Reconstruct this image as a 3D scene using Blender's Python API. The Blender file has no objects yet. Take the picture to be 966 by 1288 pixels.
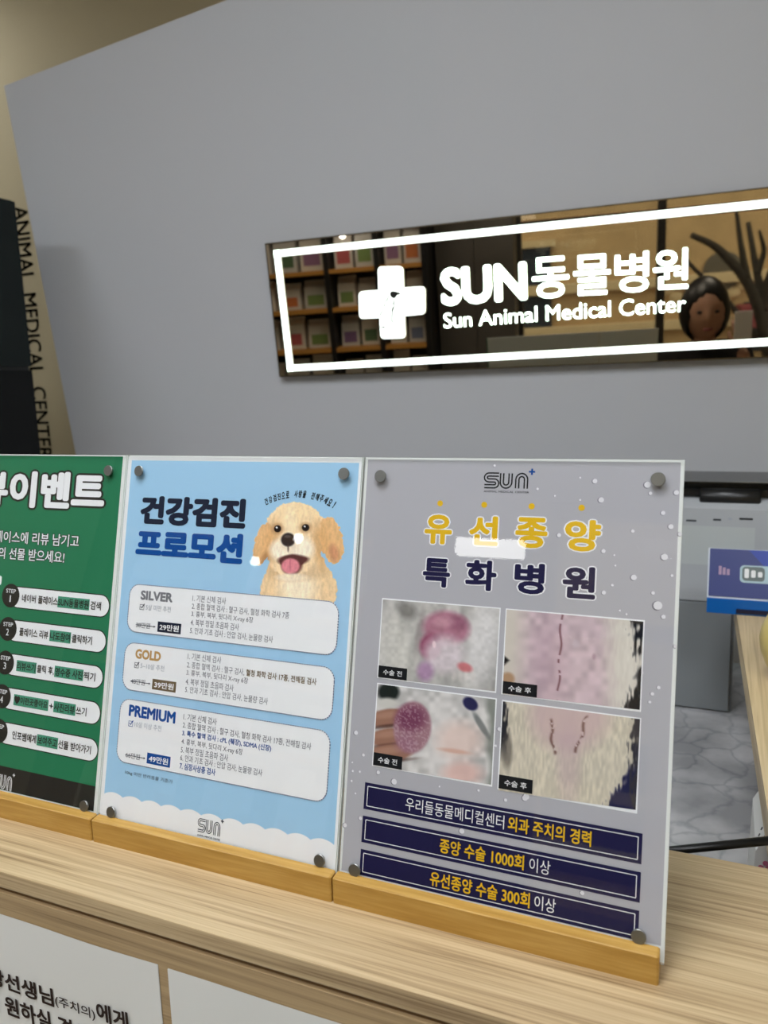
import bpy, bmesh, math, random
import numpy as np
from mathutils import Vector, Matrix

random.seed(7); rng = np.random.default_rng(7)
sc = bpy.context.scene
COL = sc.collection
CT = 1.10                                   # height of the counter top above the floor

# ------------------------------------------------------------------ camera, world, exposure
F, YAW, PITCH, ROLL = 1000.5, 0.41155, 0.16262, 0.03266
CAM = np.array([0.24115, -0.44058, CT + 0.35509])
def cam_axes():
    cy, sy = math.cos(YAW), math.sin(YAW)
    fwd = np.array([-sy*math.cos(PITCH), cy*math.cos(PITCH), -math.sin(PITCH)])
    right = np.array([cy, sy, 0.0]); down = np.cross(fwd, right)
    r = right*math.cos(ROLL) + down*math.sin(ROLL)
    d = -right*math.sin(ROLL) + down*math.cos(ROLL)
    return np.array([r, d, fwd])
RC = cam_axes()
cd = bpy.data.cameras.new('camera'); co = bpy.data.objects.new('camera', cd); COL.objects.link(co)
cd.sensor_fit = 'HORIZONTAL'; cd.sensor_width = 36.0; cd.lens = F/966*36.0
cd.clip_start = 0.01; cd.clip_end = 200
m3 = Matrix((RC[0], -RC[1], -RC[2])).transposed()
co.matrix_world = Matrix.Translation(CAM) @ m3.to_4x4()
cd.dof.use_dof = True; cd.dof.focus_distance = 0.62; cd.dof.aperture_fstop = (cd.lens*1e-3)/0.0026
sc.camera = co
w = bpy.data.worlds.new('sky'); sc.world = w; w.use_nodes = True
w.node_tree.nodes['Background'].inputs['Color'].default_value = (0.86, 0.93, 1.0, 1)
w.node_tree.nodes['Background'].inputs['Strength'].default_value = 3.4
sc.view_settings.view_transform = 'Standard'; sc.view_settings.look = 'None'
sc.view_settings.gamma = 1; sc.view_settings.use_curve_mapping = False
sc.view_settings.exposure = -0.05
LAMP_STRENGTH = 24.0
LED_STRENGTH = 2.2

# ------------------------------------------------------------------ materials
def lin(c):
    return tuple(((x/255)/12.92 if x/255 <= 0.04045 else ((x/255+0.055)/1.055)**2.4) for x in c)
MATS = {}
def mat(name, rgb, rough=0.5, metal=0.0, spec=0.5, emit=0.0, noise=0.0, nscale=30):
    if name in MATS: return MATS[name]
    m = bpy.data.materials.new(name); m.use_nodes = True; nt = m.node_tree
    b = nt.nodes['Principled BSDF']; c = lin(rgb)
    b.inputs['Base Color'].default_value = (*c, 1); b.inputs['Roughness'].default_value = rough
    b.inputs['Metallic'].default_value = metal; b.inputs['Specular IOR Level'].default_value = spec
    if noise:
        tc = nt.nodes.new('ShaderNodeTexCoord'); n = nt.nodes.new('ShaderNodeTexNoise')
        n.inputs['Scale'].default_value = nscale; n.inputs['Detail'].default_value = 4
        r = nt.nodes.new('ShaderNodeValToRGB')
        r.color_ramp.elements[0].position = 0.3; r.color_ramp.elements[1].position = 0.7
        r.color_ramp.elements[0].color = (*[x*(1-noise) for x in c], 1)
        r.color_ramp.elements[1].color = (*[min(1, x*(1+noise)) for x in c], 1)
        nt.links.new(tc.outputs['Object'], n.inputs['Vector']); nt.links.new(n.outputs['Fac'], r.inputs['Fac'])
        nt.links.new(r.outputs['Color'], b.inputs['Base Color'])
    if emit:
        b.inputs['Emission Color'].default_value = (*c, 1); b.inputs['Emission Strength'].default_value = emit
    MATS[name] = m; return m
def clear(name, rgb=(255, 255, 255), rough=0.0, ior=1.49, haze=0.0):
    m = bpy.data.materials.new(name); m.use_nodes = True; nt = m.node_tree; nt.nodes.clear()
    o = nt.nodes.new('ShaderNodeOutputMaterial'); t = nt.nodes.new('ShaderNodeBsdfTransparent')
    g = nt.nodes.new('ShaderNodeBsdfGlossy'); fr = nt.nodes.new('ShaderNodeFresnel'); mx = nt.nodes.new('ShaderNodeMixShader')
    t.inputs['Color'].default_value = (*lin(rgb), 1); g.inputs['Roughness'].default_value = rough
    fr.inputs['IOR'].default_value = ior
    ge = nt.nodes.new('ShaderNodeNewGeometry'); iv = nt.nodes.new('ShaderNodeMath'); iv.operation = 'SUBTRACT'; iv.inputs[0].default_value = 1
    ml = nt.nodes.new('ShaderNodeMath'); ml.operation = 'MULTIPLY'      # a thin sheet reflects at its outer faces only
    nt.links.new(ge.outputs['Backfacing'], iv.inputs[1]); nt.links.new(iv.outputs[0], ml.inputs[0]); nt.links.new(fr.outputs[0], ml.inputs[1])
    nt.links.new(ml.outputs[0], mx.inputs[0]); nt.links.new(t.outputs[0], mx.inputs[1]); nt.links.new(g.outputs[0], mx.inputs[2])
    last = mx
    if haze:
        d = nt.nodes.new('ShaderNodeBsdfDiffuse'); d.inputs['Color'].default_value = (.8, .82, .8, 1)
        m2 = nt.nodes.new('ShaderNodeMixShader'); m2.inputs[0].default_value = haze
        nt.links.new(mx.outputs[0], m2.inputs[1]); nt.links.new(d.outputs[0], m2.inputs[2]); last = m2
    nt.links.new(last.outputs[0], o.inputs['Surface']); MATS[name] = m; return m
def wood(name, dark, mid, light, sc1, sc2, rough=0.45, axis=0):
    m = bpy.data.materials.new(name); m.use_nodes = True; nt = m.node_tree; b = nt.nodes['Principled BSDF']
    tc = nt.nodes.new('ShaderNodeTexCoord')
    def layer(s, det, dist):
        mp = nt.nodes.new('ShaderNodeMapping'); v = [s[1]]*3; v[axis] = s[0]
        mp.inputs['Scale'].default_value = v
        n = nt.nodes.new('ShaderNodeTexNoise'); n.inputs['Scale'].default_value = 1; n.inputs['Detail'].default_value = det
        n.inputs['Distortion'].default_value = dist
        nt.links.new(tc.outputs['Object'], mp.inputs['Vector']); nt.links.new(mp.outputs[0], n.inputs['Vector']); return n
    a = layer(sc1, 5, 0.6); c = layer(sc2, 2, 0.2)
    mx = nt.nodes.new('ShaderNodeMix'); mx.data_type = 'FLOAT'; mx.inputs[0].default_value = 0.38
    nt.links.new(a.outputs['Fac'], mx.inputs[2]); nt.links.new(c.outputs['Fac'], mx.inputs[3])
    r = nt.nodes.new('ShaderNodeValToRGB'); e = r.color_ramp.elements
    e[0].position = 0.34; e[0].color = (*lin(dark), 1); e[1].position = 0.62; e[1].color = (*lin(light), 1)
    q = e.new(0.47); q.color = (*lin(mid), 1)
    nt.links.new(mx.outputs[0], r.inputs['Fac']); nt.links.new(r.outputs['Color'], b.inputs['Base Color'])
    b.inputs['Roughness'].default_value = rough
    bp = nt.nodes.new('ShaderNodeBump'); bp.inputs['Strength'].default_value = 0.08; bp.inputs['Distance'].default_value = 0.002
    nt.links.new(mx.outputs[0], bp.inputs['Height']); nt.links.new(bp.outputs[0], b.inputs['Normal'])
    MATS[name] = m; return m
def print_mat():
    m = bpy.data.materials.new('printed_picture'); m.use_nodes = True; nt = m.node_tree; b = nt.nodes['Principled BSDF']
    a = nt.nodes.new('ShaderNodeVertexColor'); a.layer_name = 'Col'
    nt.links.new(a.outputs['Color'], b.inputs['Base Color']); b.inputs['Roughness'].default_value = 0.6
    b.inputs['Specular IOR Level'].default_value = 0.1
    return m
def marble():
    m = bpy.data.materials.new('marble'); m.use_nodes = True; nt = m.node_tree; b = nt.nodes['Principled BSDF']
    tc = nt.nodes.new('ShaderNodeTexCoord'); n = nt.nodes.new('ShaderNodeTexNoise'); n.inputs['Scale'].default_value = 9
    n.inputs['Detail'].default_value = 5
    mxv = nt.nodes.new('ShaderNodeMix'); mxv.data_type = 'RGBA'; mxv.inputs[0].default_value = 0.12
    vo = nt.nodes.new('ShaderNodeTexVoronoi'); vo.feature = 'DISTANCE_TO_EDGE'; vo.inputs['Scale'].default_value = 17
    nt.links.new(tc.outputs['Object'], n.inputs['Vector']); nt.links.new(tc.outputs['Object'], mxv.inputs[6])
    nt.links.new(n.outputs['Color'], mxv.inputs[7]); nt.links.new(mxv.outputs[2], vo.inputs['Vector'])
    r = nt.nodes.new('ShaderNodeValToRGB'); e = r.color_ramp.elements
    e[0].position = 0.0; e[0].color = (*lin((164, 166, 170)), 1); e[1].position = 0.07; e[1].color = (*lin((192, 192, 194)), 1)
    r2 = nt.nodes.new('ShaderNodeValToRGB'); f = r2.color_ramp.elements
    f[0].position = 0.38; f[0].color = (.42, .43, .44, 1); f[1].position = 0.6; f[1].color = (1, 1, 1, 1)
    mm = nt.nodes.new('ShaderNodeMix'); mm.data_type = 'RGBA'; mm.blend_type = 'MULTIPLY'; mm.inputs[0].default_value = 0.8
    nt.links.new(vo.outputs['Distance'], r.inputs['Fac']); nt.links.new(n.outputs['Fac'], r2.inputs['Fac'])
    nt.links.new(r.outputs['Color'], mm.inputs[6]); nt.links.new(r2.outputs['Color'], mm.inputs[7])
    nt.links.new(mm.outputs[2], b.inputs['Base Color']); b.inputs['Roughness'].default_value = 0.3
    return m
def mirror(name, rgb, rough=0.015):
    return mat(name, rgb, rough, 1.0)

M_white = mat('white_print', (236, 238, 240), .6, 0, .1)
M_black = mat('black_print', (26, 27, 30), .6, 0, .1)
M_beech = wood('beech_wood', (168, 126, 54), (180, 138, 62), (194, 154, 80), (8, 120), (30, 500), .45)
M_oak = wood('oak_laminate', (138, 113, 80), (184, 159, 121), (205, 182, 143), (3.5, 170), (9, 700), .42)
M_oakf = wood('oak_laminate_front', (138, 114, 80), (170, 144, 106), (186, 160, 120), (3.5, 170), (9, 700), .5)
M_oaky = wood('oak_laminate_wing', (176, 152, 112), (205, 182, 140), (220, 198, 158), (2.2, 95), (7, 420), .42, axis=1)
M_clear = clear('clear_acrylic'); M_edge = clear('acrylic_edge', (225, 235, 228), .1, 1.49, .55)
M_glass = clear('window_glass', (240, 246, 244))
M_back = mat('white_acrylic', (226, 230, 228), .3)
M_steel = mat('steel', (150, 152, 150), .38, 1.0)
M_pic = print_mat()
M_wall = mat('grey_white_paint', (200, 202, 207), .75, 0, .2)
M_beige = mat('beige_paint', (190, 178, 148), .8, 0, .2)
M_dark = mat('black_plastic', (16, 17, 18), .35)
M_gloss = mat('black_glass', (8, 10, 10), .2, 0, .25)
M_led = mat('led_white', (244, 255, 246), .5, 0, .5, LED_STRENGTH)
M_lamp = mat('lamp_diffuser', (246, 250, 255), .5, 0, .5, LAMP_STRENGTH)

# ------------------------------------------------------------------ mesh builder
class MB:
    def __init__(s): s.v = []; s.f = []; s.m = []; s.ms = []; s.col = None
    def slot(s, m):
        if m not in s.ms: s.ms.append(m)
        return s.ms.index(m)
    def add(s, vs, fs, m):
        b = len(s.v); k = s.slot(m)
        s.v.extend([tuple(map(float, p)) for p in vs])
        for f in fs: s.f.append([b+i for i in f]); s.m.append(k)
    def box(s, lo, hi, m, ch=0.0):
        (x0, y0, z0), (x1, y1, z1) = lo, hi
        if ch <= 0:
            vs = [(x0,y0,z0),(x1,y0,z0),(x1,y1,z0),(x0,y1,z0),(x0,y0,z1),(x1,y0,z1),(x1,y1,z1),(x0,y1,z1)]
            s.add(vs, [(3,2,1,0),(4,5,6,7),(0,1,5,4),(1,2,6,5),(2,3,7,6),(3,0,4,7)], m); return
        bm = bmesh.new(); bmesh.ops.create_cube(bm, size=1)
        for v in bm.verts: v.co = Vector(((x0+x1)/2+v.co.x*(x1-x0), (y0+y1)/2+v.co.y*(y1-y0), (z0+z1)/2+v.co.z*(z1-z0)))
        bmesh.ops.bevel(bm, geom=bm.edges[:], offset=ch, segments=2, affect='EDGES', profile=.7)
        s.bm(bm, m)
    def bm(s, bm, m):
        bm.verts.index_update()
        s.add([tuple(v.co) for v in bm.verts], [[v.index for v in f.verts] for f in bm.faces], m); bm.free()
    def prism(s, pts, off, m):               # closed outline of 3-D points pushed along a vector
        n = len(pts); pts = [np.array(p, float) for p in pts]; off = np.array(off, float)
        s.add([*pts, *[p+off for p in pts]], [list(range(n))[::-1], list(range(n, 2*n))] + [(i, (i+1) % n, n+(i+1) % n, n+i) for i in range(n)], m)
    def tube(s, pts, rad, m, seg=10, cap=True):
        pts = [np.array(p, float) for p in pts]; rad = rad if hasattr(rad, '__len__') else [rad]*len(pts)
        rings = []; ref = None
        for i, p in enumerate(pts):
            t = pts[min(i+1, len(pts)-1)]-pts[max(i-1, 0)]; t /= np.linalg.norm(t)+1e-12
            if ref is None: ref = np.array([0, 0, 1.]) if abs(t[2]) < .9 else np.array([1., 0, 0])
            a = np.cross(t, ref); a /= np.linalg.norm(a); b = np.cross(t, a); ref = np.cross(a, t)*1.0; ref = b*-1
            rings.append([p+rad[i]*(math.cos(q)*a+math.sin(q)*b) for q in np.linspace(0, 2*math.pi, seg, endpoint=False)])
        vs = [q for r in rings for q in r]; fs = []
        for i in range(len(pts)-1):
            for k in range(seg): fs.append((i*seg+k, i*seg+(k+1) % seg, (i+1)*seg+(k+1) % seg, (i+1)*seg+k))
        if cap: fs += [list(range(seg))[::-1], [(len(pts)-1)*seg+k for k in range(seg)]]
        s.add(vs, fs, m)
    def lathe(s, c, prof, m, seg=32, axis=(0, 0, 1), flat=None):
        ax = np.array(axis, float); ax /= np.linalg.norm(ax)
        a = np.cross(ax, [0, 1, 0] if abs(ax[1]) < .9 else [1, 0, 0]); a /= np.linalg.norm(a); b = np.cross(ax, a); c = np.array(c, float)
        vs = [c+ax*h+r*(math.cos(q)*a+math.sin(q)*b) for r, h in prof for q in np.linspace(0, 2*math.pi, seg, endpoint=False)]
        fs = [(i*seg+k, i*seg+(k+1) % seg, (i+1)*seg+(k+1) % seg, (i+1)*seg+k) for i in range(len(prof)-1) for k in range(seg)]
        fs += [list(range(seg))[::-1], [(len(prof)-1)*seg+k for k in range(seg)]]
        s.add(vs, fs, m)
    def blob(s, c, r, m, sub=3):
        bm = bmesh.new(); bmesh.ops.create_icosphere(bm, subdivisions=sub, radius=1)
        for v in bm.verts: v.co = Vector((c[0]+v.co.x*r[0], c[1]+v.co.y*r[1], c[2]+v.co.z*r[2]))
        s.bm(bm, m)
    def build(s, name, parent=None, smooth=False, origin=None):
        me = bpy.data.meshes.new(name); o = np.zeros(3)
        if parent is not None: o = np.array(parent.matrix_world.translation) if parent.parent is None else root_of(parent)
        if origin is not None and parent is None: o = np.array(origin, float)
        me.from_pydata([tuple(np.array(p)-o) for p in s.v], [], s.f)
        for m in s.ms: me.materials.append(m)
        me.polygons.foreach_set('material_index', s.m)
        if smooth: me.polygons.foreach_set('use_smooth', [True]*len(me.polygons))
        if s.col is not None:
            a = me.color_attributes.new('Col', 'FLOAT_COLOR', 'POINT')
            full = np.ones((len(s.v), 4)); full[:len(s.col), :3] = s.col
            a.data.foreach_set('color', full.ravel())
        me.update()
        ob = bpy.data.objects.new(name, me); COL.objects.link(ob)
        if parent is not None: ob.parent = parent
        elif origin is not None: ob.location = origin
        return ob
def root_of(o):
    while o.parent is not None: o = o.parent
    return np.array(o.location)
def tag(o, label=None, cat=None, group=None, kind=None):
    if label: o['label'] = label
    if cat: o['category'] = cat
    if group: o['group'] = group
    if kind: o['kind'] = kind
    return o
def thing(name, loc, label, cat, group=None):
    o = bpy.data.objects.new(name, None); o.location = loc; o.empty_display_size = .05; COL.objects.link(o)
    o.matrix_world = Matrix.Translation(loc)
    return tag(o, label, cat, group)
def struct(mb, name): return tag(mb.build(name), kind='structure')

# ------------------------------------------------------------------ planes: a surface in the room, measured along its own axes
def ray(x, y): return RC.T @ np.array([(x-483)/F, (y-644)/F, 1.0])
class Plane:
    def __init__(s, o, u, v):
        s.o = np.array(o, float); s.u = np.array(u, float); s.u /= np.linalg.norm(s.u)
        v = np.array(v, float); v = v-s.u*(v@s.u); s.v = v/np.linalg.norm(v); s.n = np.cross(s.u, s.v)
    def uv(s, x, y):
        r = ray(x, y); p = CAM+r*(((s.o-CAM)@s.n)/(r@s.n))-s.o
        return np.array([p@s.u, p@s.v])
    def pt(s, u, v, n=0): return s.o+u*s.u+v*s.v+n*s.n
    def P(s, x, y, n=0): return s.pt(*s.uv(x, y), n)

_tc = {}
def glyphs(body, off):
    k = (body, off)
    if k not in _tc and off:
        vs, fs = glyphs(body, 0); N = len(vs); V = []; FF = []; K = 12 if off > .03 else 8
        for j in range(K):                        # a heavier weight: the strokes swept round a small circle
            V.append(vs+off*np.array([math.cos(2*math.pi*j/K), math.sin(2*math.pi*j/K)])); FF += [[i+N*j for i in f] for f in fs]
        _tc[k] = (np.vstack(V), FF)
    if k not in _tc:
        c = bpy.data.curves.new('t', 'FONT'); c.body = body; c.size = 1; c.offset = 0; c.resolution_u = 3
        o = bpy.data.objects.new('t', c); COL.objects.link(o)
        dg = bpy.context.evaluated_depsgraph_get(); me = bpy.data.meshes.new_from_object(o.evaluated_get(dg))
        vs = np.array([v.co[:2] for v in me.vertices]); fs = [list(p.vertices) for p in me.polygons]
        bpy.data.objects.remove(o); bpy.data.curves.remove(c); bpy.data.meshes.remove(me)
        _tc[k] = (vs, fs)
    return _tc[k]
def text_uv(mb, pl, body, p0, p1, h, m, bold=0.0, n=0.0, outline=(), up=None, depth=0):
    """ink box of the text runs from p0 to p1 (plane units) with height h"""
    vs, fs = glyphs(body, bold); lo, hi = vs.min(0), vs.max(0); N0 = len(glyphs(body, 0)[0]); p0 = np.array(p0, float); p1 = np.array(p1, float)
    U = (p1-p0); V = np.array([0, h]) if up is None else np.array(up)*h
    def put(vv, ff, mm, nn):
        t = (vv-lo)/(hi-lo); q = p0+t[:, :1]*U+t[:, 1:]*V
        if depth:
            k = len(q); front = [pl.pt(a, b, nn+depth) for a, b in q]; back = [pl.pt(a, b, nn) for a, b in q]
            edges = {}
            for f in ff:
                for i in range(len(f)):
                    e = (f[i], f[(i+1) % len(f)]); edges[e] = 1
            side = [(a, b, b+k, a+k) for (a, b) in edges if (b, a) not in edges]
            mb.add(front+back, [list(f) for f in ff]+[s[::-1] for s in side], mm)
        else: mb.add([pl.pt(a, b, nn+(i//N0)*6e-6) for i, (a, b) in enumerate(q)], ff, mm)
    for j, (o2, m2) in enumerate(outline): put(*glyphs(body, o2), m2, n+0.0001*j)
    put(vs, fs, m, n+0.0001*len(outline))
def text(mb, pl, body, a, b, hpx, m, bold=0.0, n=0.0003, outline=(), tilt=False, depth=0):
    p0, p1 = pl.uv(*a), pl.uv(*b)
    if not tilt: z = (p0[1]+p1[1])/2; p0[1] = z; p1[1] = z
    mid = ((a[0]+b[0])/2, (a[1]+b[1])/2)
    h = pl.uv(mid[0], mid[1]-hpx)[1]-pl.uv(*mid)[1]
    text_uv(mb, pl, body, p0, p1, h, m, bold, n, outline, None, depth)
def poly(mb, pl, uvs, m, n): mb.add([pl.pt(u, v, n) for u, v in uvs], [list(range(len(uvs)))], m)
def rrect(u0, v0, u1, v1, r, k=6):
    out = []
    for cx, cy, a0 in ((u1-r, v1-r, 0), (u0+r, v1-r, 90), (u0+r, v0+r, 180), (u1-r, v0+r, 270)):
        for i in range(k+1):
            a = math.radians(a0+90*i/k); out.append((cx+r*math.cos(a), cy+r*math.sin(a)))
    return out
def circle(c, r, k=20): return [(c[0]+r*math.cos(2*math.pi*i/k), c[1]+r*math.sin(2*math.pi*i/k)) for i in range(k)]
def stroke(mb, pl, pts, wd, m, n, closed=False, depth=0):
    pts = [np.array(p, float) for p in pts]; L = len(pts); vs = []
    for i in range(L):
        a = pts[i-1] if (closed or i) else pts[i]; b = pts[(i+1) % L] if (closed or i < L-1) else pts[i]
        t = (b-a)/(np.linalg.norm(b-a)+1e-12); q = np.array([-t[1], t[0]])*wd/2
        vs += [pt3(pl, pts[i]+q, n), pt3(pl, pts[i]-q, n)]
    fs = [(2*i, 2*i+1, (2*i+3) % (2*L), (2*i+2) % (2*L)) for i in range(L if closed else L-1)]
    mb.add(vs, fs, m)
def pt3(pl, p, n): return pl.pt(p[0], p[1], n)
def quadrect(pl, pts):
    q = np.array([pl.uv(*p) for p in pts]); return (q[[0, 3], 0].mean(), q[[2, 3], 1].mean(), q[[1, 2], 0].mean(), q[[0, 1], 1].mean())
def arc(cx, cy, rx, ry, a0, a1, k=10): return [(cx+rx*math.cos(math.radians(a0+(a1-a0)*i/k)), cy+ry*math.sin(math.radians(a0+(a1-a0)*i/k))) for i in range(k+1)]
def sun_logo(mb, pl, u0, v0, u1, v1, m, mbg, n, plus=None, sub=True):
    """three rounded double-line letters S U N with a plus sign"""
    W, H = u1-u0, v1-v0; lw = W/3
    S = [(.95, .88), (.30, .88)]+arc(.30, .70, .2, .18, 90, 270)+[(.70, .50)]+arc(.70, .32, .2, .18, 90, -90)[1:]+[(.02, .12)]
    S = [(1.02*x, y) for x, y in [(.95, .88), (.30, .88)]+arc(.30, .69, .2, .19, 90, 270, 8)+arc(.66, .31, .2, .19, 90, -90, 8)+[(.02, .12)]]
    Un = [(.18, .98), (.18, .40)]+arc(.46, .40, .28, .28, 180, 360, 10)+[(.74, .98)]
    N = [(.20, .02), (.20, .60)]+arc(.48, .60, .28, .28, 180, 0, 10)+[(.76, .02)]
    for k, L in enumerate((S, Un, N)):
        P = [(u0+(k+x)*lw, v0+y*H) for x, y in L]
        stroke(mb, pl, P, lw*.30, m, n); stroke(mb, pl, P, lw*.11, mbg, n+.00008)
    if plus:
        c = (u1+.12*lw, v1+.10*H); r = lw*.20
        stroke(mb, pl, [(c[0]-r, c[1]), (c[0]+r, c[1])], r*.6, plus, n); stroke(mb, pl, [(c[0], c[1]-r), (c[0], c[1]+r)], r*.6, plus, n)
    if sub: text_uv(mb, pl, 'ANIMAL MEDICAL CENTER', (u0, v0-.28*H), (u1, v0-.28*H), .13*H, m, .01, n)

# ------------------------------------------------------------------ vertex-colour prints (the printed photographs)
def grid_print(mb, pl, corners, func, step, n, ox, oy, scale, masked=False):
    """corners: TL, TR, BR, BL in enlarged pixels (ox, oy, scale): a printed picture as a fine grid of colours"""
    c = np.array(corners, float); nx = int(np.linalg.norm(c[1]-c[0])/step); ny = int(np.linalg.norm(c[3]-c[0])/step)
    uv = np.array([pl.uv(ox+x/scale, oy+y/scale) for x, y in c])
    s, t = np.meshgrid(np.linspace(0, 1, nx+1), np.linspace(0, 1, ny+1))
    def bil(q): return (q[0]*((1-s)*(1-t))[..., None]+q[1]*(s*(1-t))[..., None]+q[2]*(s*t)[..., None]+q[3]*((1-s)*t)[..., None])
    P = bil(c); Q = bil(uv)
    rgb, al = func(P[..., 0], P[..., 1])
    L = np.where(rgb <= 10.3, rgb/255/12.92, ((rgb/255+.055)/1.055)**2.4)
    vs = [pl.pt(a, b, n) for a, b in Q.reshape(-1, 2)]; fs = []
    for j in range(ny):
        for i in range(nx):
            if masked and al[j:j+2, i:i+2].mean() < .5: continue
            a = j*(nx+1)+i; fs.append((a, a+nx+1, a+nx+2, a+1))
    base = len(mb.v); mb.add(vs, fs, M_pic)
    if mb.col is None: mb.col = np.ones((base, 3))
    mb.col = np.vstack([mb.col, np.ones((base-len(mb.col), 3)), L.reshape(-1, 3)])
_nz = rng.random((64, 64))
def vnoise(x, y, s):
    x = x/s; y = y/s; i = np.floor(x).astype(int); j = np.floor(y).astype(int); fx = x-i; fy = y-j
    fx = fx*fx*(3-2*fx); fy = fy*fy*(3-2*fy); g = lambda a, b: _nz[a % 64, b % 64]
    return (g(i, j)*(1-fx)+g(i+1, j)*fx)*(1-fy)+(g(i, j+1)*(1-fx)+g(i+1, j+1)*fx)*fy
def ell(x, y, cx, cy, rx, ry, rot=0, soft=.25):
    a = math.radians(rot); dx = x-cx; dy = y-cy; p = (dx*math.cos(a)+dy*math.sin(a))/rx; q = (-dx*math.sin(a)+dy*math.cos(a))/ry
    return np.clip((1+soft/2-np.sqrt(p*p+q*q))/soft, 0, 1)
def over(c, al, rgb): return c*(1-al[..., None])+np.array(rgb, float)*al[..., None]
def sat(x, a, b): return np.clip((x-a)/(b-a), 0, 1)

def puppy(x, y):
    fur = 0.6*vnoise(x, y*.35+x*.2, 5)+.4*vnoise(x+50, y, 3)
    fx = x+5*(vnoise(x, y, 7)-.5)*2; fy = y+4*(vnoise(x+90, y+31, 7)-.5)*2
    head = np.maximum(ell(fx, fy, 706, 300, 106, 108, 0, .08), ell(fx, fy, 690, 360, 82, 84, 0, .08))
    earl = ell(fx, fy, 594, 335, 30, 72, 14, .1); earr = ell(fx, fy, 826, 322, 37, 80, -10, .1)
    body = np.maximum(ell(fx, fy, 715, 490, 128, 120, 0, .08), ell(fx, fy, 712, 425, 100, 80, 0, .08))
    al = np.clip(head+earl+earr+body, 0, 1)
    c = np.zeros(x.shape+(3,))+np.array([234, 204, 160.])
    c = over(c, ell(x, y, 706, 470, 150, 110, 0, .8)*.9, (226, 194, 148))
    c = over(c, ell(x, y, 715, 480, 60, 90, 0, .9)*.8, (246, 232, 206))
    c = over(c, ell(x, y, 700, 430, 95, 26, 0, .9)*.5, (186, 148, 104))
    c = over(c, head, (236, 208, 166))
    c = over(c, ell(x, y, 706, 232, 70, 50, 0, 1)*.6, (242, 214, 168))
    c = over(c, ell(x, y, 625, 330, 26, 70, 10, .9)*.55, (190, 140, 86)); c = over(c, ell(x, y, 792, 335, 26, 72, -8, .9)*.6, (186, 136, 82))
    c = over(c, earl*.8, (216, 168, 114)); c = over(c, earr*.8, (218, 170, 114))
    c = over(c, ell(x, y, 834, 365, 16, 30, -10, .8)*.5, (176, 108, 84)); c = over(c, ell(x, y, 600, 390, 14, 26, 10, .8)*.5, (150, 100, 60))
    c = over(c, ell(x, y, 690, 265, 20, 60, 0, 1)*.6, (246, 226, 190))
    c = over(c, ell(x, y, 655, 355, 36, 34, 0, .6)*.9, (246, 234, 212)); c = over(c, ell(x, y, 726, 350, 42, 38, 0, .6)*.9, (246, 234, 212))
    c = over(c, ell(x, y, 688, 330, 40, 30, 0, .7)*.8, (240, 224, 198))
    mouth = np.clip(ell(x, y, 699, 388, 52, 20, -4, .3)*sat(y-.22*np.abs(x-697), 362, 372)+ell(x, y, 694, 404, 36, 34, -3, .3)*sat(y, 372, 380), 0, 1)
    c = over(c, mouth, (84, 46, 42)); c = over(c, ell(x, y, 690, 409, 31, 26, 0, .25), (214, 128, 138)); c = over(c, ell(x, y, 689, 404, 3, 22, 0, .8)*.5, (170, 84, 98))
    c = over(c, ell(x, y, 692, 446, 50, 12, 0, .6)*.8, (242, 226, 198))
    for ex, ey in ((646, 283), (741, 279)):
        c = over(c, ell(x, y, ex, ey, 19, 17, 0, .8)*.6, (150, 104, 66)); c = over(c, ell(x, y, ex, ey, 12.5, 12, 0, .2), (26, 18, 16))
        c = over(c, ell(x, y, ex-3, ey-4, 3, 3, 0, .4), (235, 235, 235))
    c = over(c, ell(x, y, 682, 320, 24, 23, 0, .25), (36, 30, 32)); c = over(c, ell(x, y, 682, 348, 3, 14, 0, .6)*.7, (70, 50, 44))
    c = over(c, ell(x, y, 680, 309, 11, 5, 0, .8)*.5, (110, 104, 104))
    return np.clip(c*(1.0+.17*(fur-.35))[..., None]+6, 0, 255), al
def photo_a(x, y):
    st = vnoise(x*.25+y*.03, y*.05, 4.5); c = np.zeros(x.shape+(3,))+np.array([186, 184, 180.])
    c *= (.82+.3*st)[..., None]
    c = over(c, ell(x, y, 405, 150, 45, 110, 8, .9)*.6, (222, 220, 222)); c = over(c, ell(x, y, 180, 180, 40, 110, -5, .9)*.5, (206, 204, 196))
    c = over(c, ell(x, y, 200, 60, 30, 20, 30, .9)*.7, (110, 108, 104)); c = over(c, ell(x, y, 236, 120, 10, 60, 10, .9)*.5, (126, 116, 116))
    c = over(c, ell(x, y, 308, 108, 62, 46, 5, .35), (168, 116, 134)); c = over(c, ell(x, y, 266, 158, 30, 36, 0, .4), (146, 84, 108))
    c = over(c, ell(x, y, 340, 95, 24, 20, 0, .8)*.6, (132, 82, 104)); c = over(c, ell(x, y, 300, 92, 26, 14, 0, .9)*.7, (196, 150, 162))
    c = over(c, ell(x, y, 302, 180, 52, 50, 0, .6)*.85, (212, 200, 206)); c = over(c, ell(x, y, 252, 225, 22, 26, 0, .7)*.8, (168, 130, 168))
    c = over(c, ell(x, y, 358, 214, 20, 12, 20, .6)*.8, (196, 100, 106)); c = over(c, ell(x, y, 276, 152, 5, 9, 0, .5), (232, 208, 214))
    for k in range(4): c = over(c, ell(x, y, 330+16*k, 238, 7, 12, 0, .9)*.4, (222, 214, 210))
    c *= (.95+.1*vnoise(x, y, 9))[..., None]
    return np.clip(c, 0, 255), np.ones(x.shape)
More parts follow.
